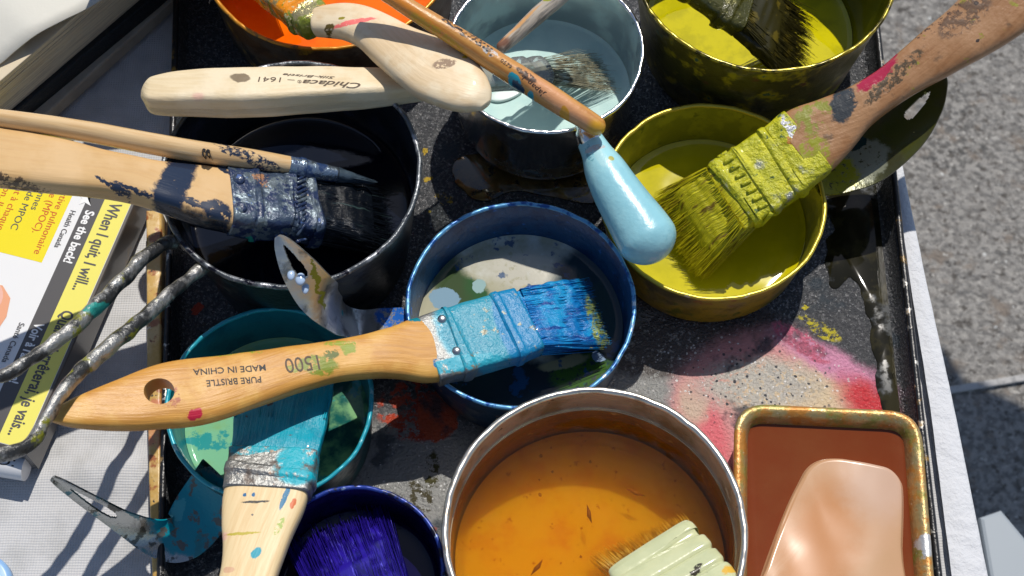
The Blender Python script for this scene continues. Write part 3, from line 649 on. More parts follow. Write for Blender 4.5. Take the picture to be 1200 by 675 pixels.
# -- K : flat blue brush "1500"
K = brush('flat_brush', 'flat paintbrush with orange yellow wooden handle and bright blue bristles over the blue cup', (380, 430, 5))
GRN = (.30, .33, .03)
wk = M('orange beech handle', (.62, .30, .055), .42, 0, [grain(0, (.54, .25, .05)), N_((.68, .37, .085), .5, .45, .6),
    S_((.0, .2, .26), (492, 370, 5.25), (14, 5), -20, gap=.4), S_((.25, .30, .01), (408, 407, 6.13), (9, 9), 0, gap=.42), S_((.20, .24, .01), (372, 428, 6.51), (22, 13), -5, gap=.44, gs=4), S_((.10, .13, .01), (388, 414, 6.51), (9, 6), -5, gap=.42, gs=4), S_((.28, .30, .03), (345, 435, 6.51), (8, 5), 0, gap=.45, gs=5), S_(GRN, (395, 401, 6.27), (14, 4), -10, gap=.45, gs=5),
    S_(GRN, (250, 410, 7.79), (26, 3.5), -6, gap=.47, gs=5), S_(GRN, (290, 408, 7.37), (16, 3.5), 0, gap=.5, gs=5), S_((.48, .01, .04), (228, 485, 8.02), (9, 6), -45, so=.1),
    S_((.0, .16, .35), (518, 428, 4.98), (12, 5), 10, gap=.42, gs=4), S_((.0, .25, .4), (420, 452, 6.01), (30, 3.5), 0, gap=.5, gs=5), S_((.4, .1, .03), (203, 466, 8.29), (9, 13), 0, gap=.5), FL((.2, .1, .03), 1.3, .05, .1)], [('uv', 1.2, .03, (6, .4, 1))], edge=.25, es=3)
kst = [(60, 489, 9.29, 6, .12), (80, 486, 9.08, 15, .3), (110, 481, 8.76, 24, .42), (150, 474, 8.34, 33, .5), (195, 464, 7.87, 41, .52), (240, 457, 7.40, 41, .52), (290, 446, 6.87, 35, .52), (340, 434, 6.35, 29, .52), (390, 424, 5.82, 25, .52), (430, 418, 5.40, 27, .52), (462, 414, 5.07, 32, .52), (490, 411, 4.77, 40, .52), (516, 408, 4.50, 41, .5), (528, 406, 4.45, 40, .48)]
kb = sweep(kst, 120, 40, 3.2, .03, .8)
kh = build(kb, 'handle', wk, K)
cyl = MB(); hc = P(187, 459, 8.4); rr = pxu(17, hc)
lathe(cyl, Vector((hc.x, hc.y, 4)), [(.001, 0), (rr, 0), (rr, 5), (.001, 5)], 40)
cm = bpy.data.meshes.new('c'); o_ = Vector(K['_o']); cm.from_pydata([(v-o_)*U for v in cyl.v], [], cyl.f); co = bpy.data.objects.new('c', cm); col.objects.link(co); co.parent = K
bmc = bmesh.new(); bmc.from_mesh(cm); bmesh.ops.remove_doubles(bmc, verts=bmc.verts[:], dist=.002*U); bmesh.ops.recalc_face_normals(bmc, faces=bmc.faces[:]); bmc.to_mesh(cm); bmc.free()
md = kh.modifiers.new('b', 'BOOLEAN'); md.object = co; md.operation = 'DIFFERENCE'; md.solver = 'EXACT'
bpy.context.view_layer.update(); nm = bpy.data.meshes.new_from_object(kh.evaluated_get(bpy.context.evaluated_depsgraph_get()))
kh.modifiers.clear()
if len(nm.polygons) > 500: kh.data = nm; autosmooth(kh, 40)
bpy.data.objects.remove(co)
kbv = kb.bvh()
text('writing', 'MADE IN CHINA', (309, 422), (228, 437), 8, 7.6, INK, K, kbv, .012)
text('writing', 'PURE BRISTLE', (304, 437), (243, 449), 8, 7.6, INK, K, kbv, .012)
text('writing', '1500', (371, 413), (333, 422), 19, 6.8, INKB, K, kbv, .0)
BRT = (.005, .33, .62)
fk = M('blue smeared ferrule', (.30, .30, .29), .45, .85, [S_((.006, .20, .36), (588, 385, 4.3), (48, 80), -17, m=0, ro=.25, so=.06), S_((.03, .30, .42), (560, 378, 4.6), (50, 62), -17, m=0, ro=.3, gap=.36, gs=1.6), S_((.006, .22, .46), (605, 384, 4), (24, 60), -17, m=0, ro=.3, so=.1, gap=.36), S_((.03, .38, .5), (545, 430, 4.5), (45, 9), -15, m=0, gap=.4), N_((.25, .24, .18), 2, .6, .68, m=.3)], [('pos', 2.5, .09, (1, 1, 1)), ('pos', 7, .03, (1, 1, 1))], edge=.2)
mb = sweep([(500, 413, 4.56, 43, .55), (512, 409, 4.5, 43, .58), (530, 404, 4.36, 44, .62), (532, 403.5, 4.35, 45.5, .7), (537, 402, 4.3, 45.5, .7), (540, 401, 4.28, 44, .62), (570, 392, 4.1, 44, .6), (588, 387, 3.95, 44, .6), (591, 386, 3.93, 46, .68), (596, 384.5, 3.9, 46, .68), (599, 383.5, 3.88, 44.5, .62), (618, 377, 3.75, 43, .6)], 90, 44, 6, .04, 1.3, linear=True)
fko = build(mb, 'ferrule', fk, K); fbv = mb.bvh()
def rivets(pts, z, parent, mat, bv, r=.2):
    parent = [c for c in parent.children if c.name.startswith('ferrule')][0]
    for (x, y) in pts:
        q = P(x, y, z); h_ = bv.ray_cast(Vector((q.x, q.y, 30)), Vector((0, 0, -1)))[0]
        q = h_ if h_ else q; build(ball(MB(), q, r, (1, 1, .55)), 'rivet', mat, parent)
rivets([(518, 375), (535, 412)], 4.9, K, ALU, fbv)
bk = M('wet blue bristles', (.004, .17, .48), .2, 0, [N_((.01, .30, .62), 1.0, .45, .6), N_((.003, .06, .28), 1.0, .52, .62, uv=True, st=(4, .5, 1)), N_((.45, .42, .1), 1.2, .70, .73), S_((.30, .36, .10), (700, 385, 2.5), (10, 40), -15, gap=.48)], [('uv', 1.2, .12, (5, .6, 1)), ('pos', 3, .08, (1, 1, 1))], coat=.5, edge=.2)
mb = sweep([(608, 381, 3.8, 40, .52), (630, 374, 3.55, 41, .5), (655, 370, 3.2, 43, .42), (678, 367, 2.9, 44, .3), (690, 365, 2.7, 43, .14)], 50, 60, 4, .12, 2.4)
strands(mb, (618, 377, 3.75), (696, 366, 2.7), 39, 44, .48, .2, 1500, .034, .1, .13, .05, curl=.03)
build(mb, 'bristles', bk, K)

# -- A : flat brush with black paint
A = brush('flat_brush', 'flat paintbrush with pale wooden handle, black clotted ferrule and bristles over the black pot', (200, 225, 6))
NV = (.012, .022, .05)
wa = M('pale handle with navy smears', (.66, .42, .18), .4, 0, [grain(0, (.63, .385, .16)), N_((.7, .46, .22), .4, .4, .6), S_(NV, (202, 221, 8.97), (17, 85), 10, so=.15, ro=.25, gap=.33, gs=3), S_(NV, (225, 238, 8.62), (45, 5), 8, gap=.42, gs=4), S_(NV, (256, 250, 8.10), (16, 14), 30, gap=.4),
    S_((.008,.012,.02), (238, 268, 8.45), (62, 20), 12, so=.25, ro=.2), S_(NV, (130, 215, 10.22), (20, 3), 12, gap=.4, gs=4), S_((.1, .06, .03), (60, 222, 11.39), (80, 6), 4, gap=.47, gs=4), S_(NV, (155, 220, 9.80), (22, 3), 10, gap=.4, gs=4), S_(NV, (262, 196, 8.00), (10, 4), 30, gap=.45, gs=4)], [('uv', 1.2, .02, (6, .4, 1))], edge=.28, es=3, coat=.35)
mb = sweep([(-90, 168, 13.2, 42, .6, 6), (-30, 180, 12.2, 40, .6, 6), (30, 189, 11.2, 38, .6, 6), (80, 197, 10.4, 34, .6, 6), (125, 205, 9.6, 30, .6, 8), (165, 213, 8.95, 30, .6, 10), (200, 221, 8.4, 34, .64, 12), (235, 229, 7.8, 41, .68, 12), (262, 234, 7.35, 42, .68, 12), (275, 237, 7.15, 41, .66, 12)], 90, 40, 3.6, .04, .7)
build(mb, 'handle', wa, A)
NVL = (.05, .08, .13)
fa = M('ink clotted ferrule', (.22, .27, .30), .24, .5, [N_((.05, .075, .12), 1.1, .42, .55, m=.2), N_((.02, .035, .09), 1.9, .49, .55, m=0, d=7), N_((.07, .13, .33), 2.6, .63, .68, m=0, o=3), S_((.02, .3, .2), (290, 278, 7.53), (9, 6), 0, m=0), S_((.4, .2, .1), (306, 210, 7.26), (8, 10), 0, m=0, gap=.5, gs=5), FL((.5, .4, .3), 1.8, .2, .1, m=0)], [('pos', 1.8, .11, (1, 1, 1)), ('pos', 5, .04, (1, 1, 1))], coat=.2)
fst = [(266, 235, 7.28, 44, .76, 12), (292, 238, 6.85, 44, .78, 12), (295, 238.5, 6.80, 46, .88, 12), (299, 239, 6.73, 46, .88, 12), (302, 239.5, 6.68, 44, .78, 12), (334, 242, 6.14, 43, .76, 12), (337, 242, 6.09, 46, .86, 12), (342, 243, 6.01, 46, .86, 12), (346, 243.5, 5.94, 43, .74, 12), (358, 245, 5.74, 43, .74, 12), (361, 245, 5.69, 46, .84, 12), (366, 246, 5.60, 46, .84, 12), (370, 246, 5.54, 43, .7, 12)]
mb = sweep(fst, 110, 44, 5, .09, 1.6, linear=True); build(mb, 'ferrule', fa, A); abv = mb.bvh()
rivets([(279, 209), (283, 246)], 7.8, A, fa, abv, .28)
# slanted thread wrap between the crimps
mb = MB()
for i in range(13):
    f = i/12*2-1; a = P(346+2, 243-40*f, 6.6); b = P(359, 243-40*f-9, 6.4)
    for q in (a, b):
        h_ = abv.ray_cast(Vector((q.x, q.y, 30)), Vector((0, 0, -1)))[0]
        if h_: q.z = h_.z+.02
    sweep([[a.x, a.y, a.z, .07, .09, 0], [b.x, b.y, b.z, .07, .09, 0]], 4, 8, 2, mb=mb, raw=True)
build(mb, 'ferrule_ridges', fa, A)
ba = M('black wet bristles', (.004, .006, .010), .25, 0, [N_((.03, .055, .055), .8, .58, .68, uv=True, st=(5, .4, 1))], [('uv', 1.2, .1, (6, .5, 1))], coat=.3)
mb = sweep([(362, 245, 5.67, 40, .6, 12), (390, 248, 5.20, 42, .55, 12), (420, 252, 4.70, 44, .42, 12), (436, 255, 4.43, 44, .2, 12)], 30, 40, 4, .12, 2.5)
strands(mb, (368, 246, 5.55), (450, 256, 4.1), 40, 50, .6, .3, 1300, .03, .3, .2, .07, 12, .06)
build(mb, 'bristles', ba, A)

# -- B : round brush "8"
B = brush('round_brush', 'slim round paintbrush numbered 8 lying above the black flat brush', (200, 160, 7))
wb = M('light round handle', (.72, .50, .26), .35, 0, [grain(0, (.66, .42, .19)), S_(NV, (295, 184, 7.67), (44, 7), 12, gap=.5, gs=4), S_(NV, (270, 178, 8.08), (12, 5), 0, gap=.47, gs=5), FL((.2, .1, .05), .9, .06, .1)], [('uv', 1, .02, (5, .4, 1))], coat=.5, edge=.12, es=3)
mb = sweep([(-40, 134.0, 12.74, 10, 0.4), (30, 143.0, 11.59, 11, 0.44), (100, 154.0, 10.43, 12, 0.48), (170, 167.0, 9.28, 12.5, 0.5), (230, 177.5, 8.29, 12.5, 0.5), (290, 186.0, 7.30, 12, 0.46), (342, 194.0, 6.44, 10.5, 0.4)], 70, 28, 2, .01, 1)
build(mb, 'handle', wb, B); bbv = mb.bvh()
text('writing', '8', (236, 173.5), (237, 184.5), 10, 8.7, INK, B, bbv, .02)
mb = sweep([(338, 194.5, 6.51, 11.5, .47), (350, 197, 6.31, 11.8, .48), (352, 197.2, 6.28, 12.5, .52), (356, 198, 6.21, 12.5, .52), (358, 198.4, 6.18, 11.5, .47), (378, 202, 5.85, 10, .42), (395, 205, 5.57, 8.6, .36)], 40, 24, 2, .03, 2, linear=True)
build(mb, 'ferrule', M('navy smeared ferrule', (.34, .42, .5), .2, .85, [N_((.03, .06, .15), 1.5, .45, .56, m=.1)], [('pos', 3, .08, (1, 1, 1))], coat=.4), B)
mb = sweep([(390, 204, 5.65, 8.2, .34), (405, 207, 5.40, 7.5, .3), (420, 209.5, 5.15, 4.5, .18), (436, 212, 4.89, .8, .03)], 30, 20, 2, .03, 4)
strands(mb, (395, 205, 5.57), (438, 213, 4.9), 7.5, 1, .28, .04, 120, .02, 0, .04, .05)
build(mb, 'bristles', M('slate bristle tip', (.06, .09, .12), .25, .2, [S_((.05, .35, .5), (396, 206, 7), (14, 6), 10, gap=.4)], [('pos', 5, .04, (1, 1, 1))], coat=.4, edge=.1), B)

# -- C : hake brush with clear ferrule
C = brush('hake_brush', 'cream wooden brush with rounded end and script writing, clear ferrule dipping in the steel cup', (330, 110, 7))
wc = M('raw cream wood', (.76, .62, .40), .5, 0, [grain(0, (.70, .55, .33)), N_((.80, .67, .46), .5, .4, .6), S_((.22, .16, .09), (282, 92, 9.00), (12, 7), 8, gap=.38, gs=2), S_((.8, .3, .3), (233, 115, 9.00), (7, 4), 0, f=.4, so=.5), FL((.25, .2, .15), 1.6, .05, .1)], [('uv', .9, .05, (3, .6, 1)), ('pos', 3, .02, (1, 1, 1))], edge=.12, es=3)
CR = 14
mb = sweep([(165, 113, 8.35, 10, .25, CR), (172, 112, 8.35, 18, .5, CR), (190, 111, 8.35, 23, .62, CR), (230, 109, 8.35, 27, .7, CR), (300, 108, 8.35, 28, .74, CR), (370, 105, 7.82, 25.5, .72, CR), (430, 103, 7.38, 22, .66, CR), (480, 101, 7.00, 18.5, .55, CR), (515, 97, 6.74, 17, .45, CR), (530, 95, 6.62, 17, .42, CR)], 100, 48, 5.0, .03, .7, round_end=(.5, 0))
build(mb, 'handle', wc, C); cbv = mb.bvh()
text('writing', 'Chidaca', (421, 87), (354, 90), 8.5, 8.9, INKB, C, cbv, .015, .45)
text('writing', '\u00ae', (353, 91), (348, 91.3), 5, 8.9, INKB, C, cbv, 0)
text('writing', '\u2013 1641', (345, 89.5), (303, 92), 8, 8.9, INKB, C, cbv, .0, .1)
text('writing', 'Silk-Bristle', (391, 81.5), (331, 84), 4, 8.9, INKB, C, cbv, .01, .4)
clearp = clear('clear plastic', (.85, .88, .88), .08, .25, (.6, .63, .62))
mb = sweep([(520, 96, 6.70, 17, .45), (545, 94, 6.14, 18, .5), (548, 93.8, 6.07, 21, .62), (554, 93.4, 5.94, 21, .62), (557, 93, 5.87, 18, .5), (575, 91, 5.46, 18, .5), (600, 88, 4.90, 19, .55), (606, 87.5, 4.77, 22, .66), (616, 86.5, 4.54, 22, .66), (620, 86, 4.45, 19, .55), (628, 85.5, 4.27, 21, .6), (636, 85, 4.09, 21, .6), (640, 84.5, 4.00, 17, .5)], 60, 32, 2.4, .03, 1, linear=True)
build(mb, 'ferrule', clearp, C)
mb = sweep([(545, 94, 6.14, 12, .3), (600, 88, 4.90, 13, .35), (636, 85, 4.09, 15, .4)], 20, 20, 2.2)
strands(mb, (632, 85, 4.1), (712, 84, 1.85), 14, 32, .35, .06, 260, .018, .0, .16, .12, 0, .06)
build(mb, 'bristles', M('wet natural bristle', (.36, .33, .22), .3, 0, [N_((.22, .21, .15), 1.6, .48, .6), N_((.5, .6, .52), .9, .5, .6)]), C)
# strokes of white paint foam by the ferrule
mb = blob([(575, 112), (590, 104), (606, 103), (612, 108), (600, 116), (585, 120), (574, 118)], 1.95, .12)
tag(build(mb, 'paint_skin', M('milky skin', (.7, .8, .78), .2, coat=.4)), 'curl of milky paint floating by the clear ferrule in the steel cup', 'paint skin')

# -- D : cream brush in the orange can
Dd = brush('flat_brush', 'cream wooden brush with a broad rounded end, head resting in the orange can', (480, 70, 8))
wd = M('smooth cream wood', (.76, .58, .36), .45, 0, [grain(0, (.70, .52, .30)), N_((.80, .66, .45), .6, .42, .6), S_((.9, .18, .16), (414, 19, 9.10), (26, 3.5), -6, gap=.4, gs=4), S_((.25, .15, .08), (521, 78, 9.10), (14, 7), -12, gap=.46, gs=4), S_((.12, .08, .01), (384, 20, 9.10), (6, 4), 0, gap=.4), S_((.3, .25, .01), (399, 13, 9.10), (4, 2), 0), S_((.55, .4, .01), (545, 69, 9.10), (3, 2), 0), FL((.25, .15, .08), 1.2, .06, .12)], [('uv', .9, .03, (3, .6, 1))], edge=.12, es=3, coat=.15)
mb = sweep([(366, 27, 7.65, 16, .5), (385, 25, 7.85, 20, .55), (410, 26, 8.05, 23, .58), (436, 36, 8.25, 26, .58), (462, 54, 8.45, 31, .58), (490, 71, 8.65, 38, .58), (518, 87, 8.75, 41, .58), (542, 103, 8.85, 34, .52), (560, 116, 8.85, 22, .42), (569, 124, 8.85, 8, .2)], 100, 40, 2.8, .03, .7, round_end=(.2, 0))
build(mb, 'handle', wd, Dd)
mb = sweep([(372, 28, 7.65, 22, .6), (362, 19, 7.35, 24, .62), (359, 17, 7.30, 26, .7), (356, 15, 7.25, 26, .7), (352, 12, 7.15, 24, .62), (332, -6, 6.55, 26, .6), (310, -26, 5.95, 28, .6)], 50, 40, 4, .06, 1.4, linear=True)
build(mb, 'ferrule', M('orange green ferrule', (.5, .42, .2), .2, .6, [N_((.22, .26, .02), .9, .42, .5, m=.1), N_((.85, .28, .005), .7, .5, .54, m=0, o=4), N_((.7, .6, .3), 3, .6, .66, ro=.15)], [('pos', 2, .16, (1, 1, 1))], coat=.6), Dd)
mb = MB(); strands(mb, (312, -24, 5), (262, -70, 3), 27, 34, .5, .3, 400, .035, 0, .12); build(mb, 'bristles', M('orange bristles', (.6, .15, .01), .3), Dd)

# -- E : long round orange stained handle across the steel cup
E = brush('round_brush', 'long thin orange varnished brush handle lying diagonally over the steel cup', (600, 85, 8))
we = M('orange varnished handle', (.62, .30, .07), .35, 0, [grain(0, (.5, .2, .035)), S_((.72, .24, .02), (480, 12, 10.61), (60, 7), 35, so=.4, f=.8), S_((.55, .30, .01), (520, 42, 10.24), (50, 6), 35, gap=.45), S_((.74, .35, .17), (655, 115, 9.03), (50, 9), 35, so=.5, f=.8), S_((.65, .3, .01), (662, 127, 8.97), (7, 5), 60), S_((.7, .36, .02), (700, 147, 8.62), (12, 10), 0, so=.5),
    S_((.02, .32, .42), (603, 90, 9.50), (9, 5), 40, so=.05), S_((.02, .32, .42), (621, 105, 9.34), (5, 4.5), 40, so=.05), S_((.01, .05, .1), (608, 96, 9.45), (10, 3), 40), S_((.08, .04, .02), (617, 88, 9.37), (14, 5), 35, gap=.44, gs=4), S_((.6, .6, .6), (575, 62, 9.75), (10, 5), 30, gap=.5, gs=4), S_((.03, .015, .01), (545, 40, 10.02), (36, 5), 33, gap=.5, gs=4), FL((.2, .1, .03), 1.5, .15, .2), S_((.4, .05, .02), (525, 18, 10.20), (20, 4), 33, gap=.45)], [('uv', 1, .02, (4, .5, 1)), ('pos', 4, .02, (1, 1, 1))], edge=.1, es=4, coat=.5)
mb = sweep([(425, -25, 10.80, 9, .36), (460, -3, 10.43, 10, .4), (500, 22, 10.06, 11, .44), (550, 53, 9.56, 12.5, .5), (600, 85, 9.02, 13.5, .54), (650, 117, 8.47, 13.5, .54), (690, 142, 8.04, 12, .48), (708, 154, 7.86, 11, .44)], 80, 28, 2, .02, 1.2, round_end=(0, .42))
build(mb, 'handle', we, E); ebv = mb.bvh()
mb = MB()   # row of black tick marks
for i in range(15):
    x = 519+i*4.1; y = 26+i*2.75
    a = P(x, y, 9.3); b = P(x-1.5, y+6.5+random.uniform(-1, 2), 9.3); vs = []
    for q, s in ((a, -.05), (a, .05), (b, .05), (b, -.05)):
        q = q+Vector((s, -s*.3, 0)); h_ = ebv.ray_cast(Vector((q.x, q.y, 30)), Vector((0, 0, -1)))[0]; vs.append(Vector((q.x, q.y, (h_.z if h_ else 9)+.02)))
    mb.add(vs, [(0, 1, 2, 3)])
build(mb, 'tick_marks', INK, E, smooth=False)
text('writing', '0579', (586, 73), (598, 80), 4.5, 9.6, INK, E, ebv, .0)
text('writing', 'Japan 1', (640, 106), (614, 90), 5, 9.3, INK, E, ebv, .0, .3)

# -- F : thin weathered stick tip
Fb = brush('round_brush', 'thin weathered grey brush handle pointing down into the steel cup behind the orange handle', (620, 25, 7))
mb = sweep([(690, -45, 8.6, 10.5, .42), (660, -8, 8.2, 10.5, .42), (630, 18, 7.8, 10, .4), (605, 41, 7.4, 8.5, .34), (590, 54, 7.2, 7.5, .3), (584, 60, 7.1, 6, .24)], 50, 22, 2, .03, 1.5, round_end=(0, .25))
build(mb, 'handle', M('weathered stick', (.50, .44, .36), .6, 0, [N_((.25, .22, .18), 1.6, .48, .6, uv=True, st=(3, .4, 1)), S_((.22, .10, .06), (588, 56, 7), (9, 7), 0, so=.4), S_((.35, .36, .02), (642, 4, 8), (6, 4), 0, so=.06), S_((.7, .38, .15), (612, 30, 7.6), (26, 2.5), -40, so=.4)], [('uv', 1, .06, (5, .5, 1))], edge=.1), Fb)

# -- H : knife with fat light blue handle
Hh = thing('palette_knife', 'tool with a fat light blue rounded handle between the steel cup and the yellow cup', 'palette knife', tuple(P(735, 240, 5)))
LB = M('light blue gloss enamel', (.28, .58, .66), .3, 0, [N_((.36, .68, .74), .3, .4, .6), S_((.45, .42, .1), (715, 198, 6.4), (3.5, 3.5), 0, so=.1), FL((.2, .45, .5), 1.4, .08, .12), S_((.42, .70, .74), (701, 200, 6), (5, 16), -20, so=.2), S_((.16, .42, .5), (690, 190, 6.3), (4, 12), -15, gap=.5, gs=4), S_((.5, .5, .5), (697, 183, 6.5), (12, 4), -10, gap=.45, gs=5), N_((.20, .50, .58), 1.1, .60, .70, f=.5)], [('pos', .8, .05, (1, 1, 1)), ('pos', 3, .018, (1, 1, 1))], coat=.35, coat_rough=.16, edge=.05)
mb = sweep([(692, 166, 6.60, 16.2, .6), (699, 179, 6.55, 18.4, .68), (708, 197, 6.45, 24.3, .88), (720, 219, 6.35, 28.1, 1.0), (735, 243, 6.20, 31.3, 1.12), (750, 266, 6.10, 34.6, 1.2), (761, 284, 6.00, 35.6, 1.25), (773, 305, 5.90, 33.5, 1.2)], 90, 48, 2, .03, .5, round_end=(0, 1.15))
build(mb, 'handle', LB, Hh)
mb = sweep([(694, 170, 6.60, 15.5, .64), (690, 162, 6.60, 15.5, .64), (686, 154, 6.50, 12.5, .5), (680, 146, 6.40, 6, .24), (664, 122, 5.60, 4, .16), (640, 95, 4.00, 4, .14), (622, 70, 1.40, 4, .12)], 50, 24, 2)
build(mb, 'ferrule', M('bright ferrule', (.8, .8, .8), .2, 1.0), Hh)

# -- I : yellow clotted flat brush
I = brush('flat_brush', 'flat paintbrush clotted with yellow green paint, brown handle leaving at the upper right', (940, 170, 5))
wi = M('dirty brown handle', (.38, .185, .075), .38, 0, [grain(0, (.31, .14, .05)), N_((.42, .22, .10), .5, .42, .6), N_((.10, .06, .03), .9, .6, .68, f=.7), N_((.30, .26, .02), 1.1, .64, .68), S_((.42, .02, .06), (1020, 105, 6), (26, 10), -38, so=.12, ro=.2), S_((.42, .02, .06), (1034, 87, 6), (12, 6), -30, gap=.4), S_((.03, .035, .04), (982, 138, 5.5), (14, 22), 10, gap=.36, gs=3), S_((.08, .05, .02), (1040, 110, 6), (44, 8), -40, gap=.48, gs=4), S_((.3, .3, .01), (950, 190, 5), (18, 20), 0, gap=.46, gs=3), S_((.25, .25, .02), (945, 150, 5), (22, 26), 0, gap=.5, gs=2),
    S_((.15, .08, .04), (1120, 45, 7), (34, 16), -35, gap=.47, gs=3), S_((.2, .03, .02), (1145, 18, 7), (5, 10), 0, gap=.4), S_((.05, .02, .01), (1100, 30, 7), (60, 20), -35, gap=.58, gs=5), FL((.05, .03, .02), 1.2, .14, .25)], [('uv', 1, .03, (5, .5, 1)), ('pos', 3, .03, (1, 1, 1))], edge=.4, es=3, coat=.4)
mb = sweep([(1250, -62, 9.4, 46, .66, 8), (1200, -18, 9.0, 46, .66, 8), (1150, 26, 8.3, 38, .62, 8), (1095, 64, 7.5, 30, .58, 8), (1050, 96, 6.8, 24, .56, 8), (1012, 122, 6.3, 25, .58, 8), (982, 143, 5.85, 34, .6, 8), (955, 161, 5.5, 42, .62, 8), (940, 171, 5.3, 43, .62, 8), (930, 178, 5.2, 42, .6, 8)], 100, 40, 3.2, .04, .7)
build(mb, 'handle', wi, I)
YG = (.50, .49, .012)
fi = M('yellow clotted ferrule', (.5, .5, .45), .3, .7, [N_(YG, .7, .30, .42, m=0), N_((.64, .60, .015), 1.4, .5, .62, m=0), N_((.10, .16, .02), 2.0, .63, .66, m=0, o=4), FL((.02, .10, .04), 1.1, .22, .12, m=0), S_((.5, .5, .55), (928, 165, 5.3), (6, 26), -30, m=.7, gap=.48, gs=4), S_((.5, .2, .02), (922, 172, 5.3), (5, 4), 0, m=0)], [('pos', 2.2, .22, (1, 1, 1)), ('pos', 6, .06, (1, 1, 1))], coat=.3)
mb = sweep([(946, 167, 5.3, 45, .68, 8), (938, 173, 5.2, 45, .68, 8), (921, 186, 4.95, 45, .7, 8), (918, 188, 4.9, 47.5, .8, 8), (914, 191, 4.86, 47.5, .8, 8), (911, 193, 4.8, 45, .7, 8), (890, 208, 4.5, 45, .68, 8), (886, 211, 4.45, 47, .78, 8), (883, 213, 4.4, 47, .78, 8), (880, 215, 4.37, 45, .68, 8), (868, 223, 4.2, 45, .66, 8), (865, 225, 4.15, 47, .75, 8), (861, 228, 4.1, 47, .75, 8), (857, 231, 4.05, 45, .62, 8)], 110, 44, 6, .09, 1.3, linear=True)
build(mb, 'ferrule', fi, I); ibv = mb.bvh()
mb = MB()
for i in range(9):
    f = i/8*2-1; bx, by = 873+f*27, 220+f*33; a = P(bx+5, by-3.5, 4.6); b = P(bx-5, by+1.5, 4.5)
    for q in (a, b):
        h_ = ibv.ray_cast(Vector((q.x, q.y, 30)), Vector((0, 0, -1)))[0]
        if h_: q.z = h_.z+.01
    sweep([[a.x, a.y, a.z, .1, .12, 0], [b.x, b.y, b.z, .1, .12, 0]], 4, 8, 2, mb=mb, raw=True)
build(mb, 'ferrule_ridges', fi, I)
bi = M('yellow bristles', (.58, .52, .012), .35, 0, [N_((.20, .13, .01), .9, .54, .62, uv=True, st=(3, .6, 1)), N_((.7, .64, .02), 1.8, .55, .65, o=3)], [('uv', 1.2, .2, (7, .5, 1))])
mb = sweep([(860, 229, 4.1, 42, .55, 8), (842, 243, 3.7, 44, .5, 8), (822, 258, 3.1, 46, .4, 8), (806, 271, 2.5, 44, .1, 8)], 40, 60, 4, .06, 3.5)
strands(mb, (856, 232, 4.0), (796, 278, 1.9), 43, 54, .72, .4, 2300, .030, .0, .20, .07, 8, .05)
build(mb, 'bristles', bi, I)

# -- J : dark brush in the olive can
J = brush('flat_brush', 'dark olive flat brush lying inside the tall olive can', (860, 20, 4))
mb = sweep([(770, -70, 7.9, 36, .6, 0), (810, -38, 6.9, 38, .62, 0), (814, -35, 6.8, 41, .75, 0), (820, -30, 6.7, 41, .75, 0), (824, -27, 6.6, 38, .62, 0), (850, -7, 5.9, 38, .62), (854, -4, 5.8, 42, .74), (859, 0, 5.7, 42, .74), (863, 3, 5.6, 38, .62), (872, 10, 5.3, 38, .6)], 70, 40, 5, .08, 1.3, linear=True)
fj = M('olive clotted ferrule', (.14, .13, .03), .25, .4, [N_((.07, .065, .006), .8, .42, .55, m=0), N_((.35, .32, .1), 2.2, .6, .66, m=.3)], [('pos', 2, .2, (1, 1, 1))], coat=.5)
build(mb, 'ferrule', fj, J)
mb = sweep([(868, 8, 5.4, 36, .5), (895, 28, 4.6, 42, .45), (915, 44, 3.8, 46, .25)], 30, 40, 4, .12, 2.5)
strands(mb, (870, 9, 5.4), (938, 58, 2.8), 36, 52, .5, .3, 1300, .03, .1, .28, .1, 0, .07)
build(mb, 'bristles', M('dark olive bristles', (.035, .03, .006), .35, 0, [N_((.12, .09, .01), 1.5, .55, .64)]), J)

# -- L : turquoise brush, handle towards the viewer
L_ = brush('flat_brush', 'flat paintbrush with cream handle towards the viewer and turquoise bristles in the turquoise cup', (305, 610, 5))
wl = M('cream handle with specks', (.78, .60, .34), .45, 0, [grain(0, (.72, .52, .27)), S_((.03, .03, .03), (302, 593, 5.2), (16, 1.6), -3, gap=.4, gs=4), S_((.0, .3, .4), (303, 653, 5.6), (5, 8), 30), S_((.0, .15, .3), (336, 586, 5.2), (3, 18), 15, gap=.4, gs=4), S_((.6, .12, .02), (346, 596, 5), (3, 7), 15), S_((.5, .4, .05), (286, 631, 5.4), (22, 1.8), -3, gap=.4), S_((.8, .4, .4), (265, 633, 5.4), (4, 5), 0, f=.5, so=.4), S_((.3, .4, .05), (330, 622, 5.3), (4, 12), 20, gap=.5, gs=4), S_((.6, .3, .2), (272, 674, 5.6), (7, 4), 0, f=.6), S_((.0, .12, .3), (300, 586, 5), (2, 3), 0), S_((.0, .12, .3), (290, 586, 5), (2, 2.5), 0), FL((.1, .1, .1), 1.4, .08, .15, c2=(.5, .2, .05))], [('uv', 1, .02, (5, .5, 1))], edge=.08, es=4)
mb = sweep([(268, 760, 6.6, 36, .5), (280, 715, 6.3, 34, .5), (291, 675, 5.9, 33, .52), (298, 645, 5.65, 37, .54), (303, 618, 5.4, 43, .55), (308, 595, 5.2, 48, .56), (312, 578, 5.05, 49, .56), (314, 568, 4.98, 48, .54)], 80, 40, 3.6, .03, .7)
build(mb, 'handle', wl, L_)
TQB = (.0, .36, .46)
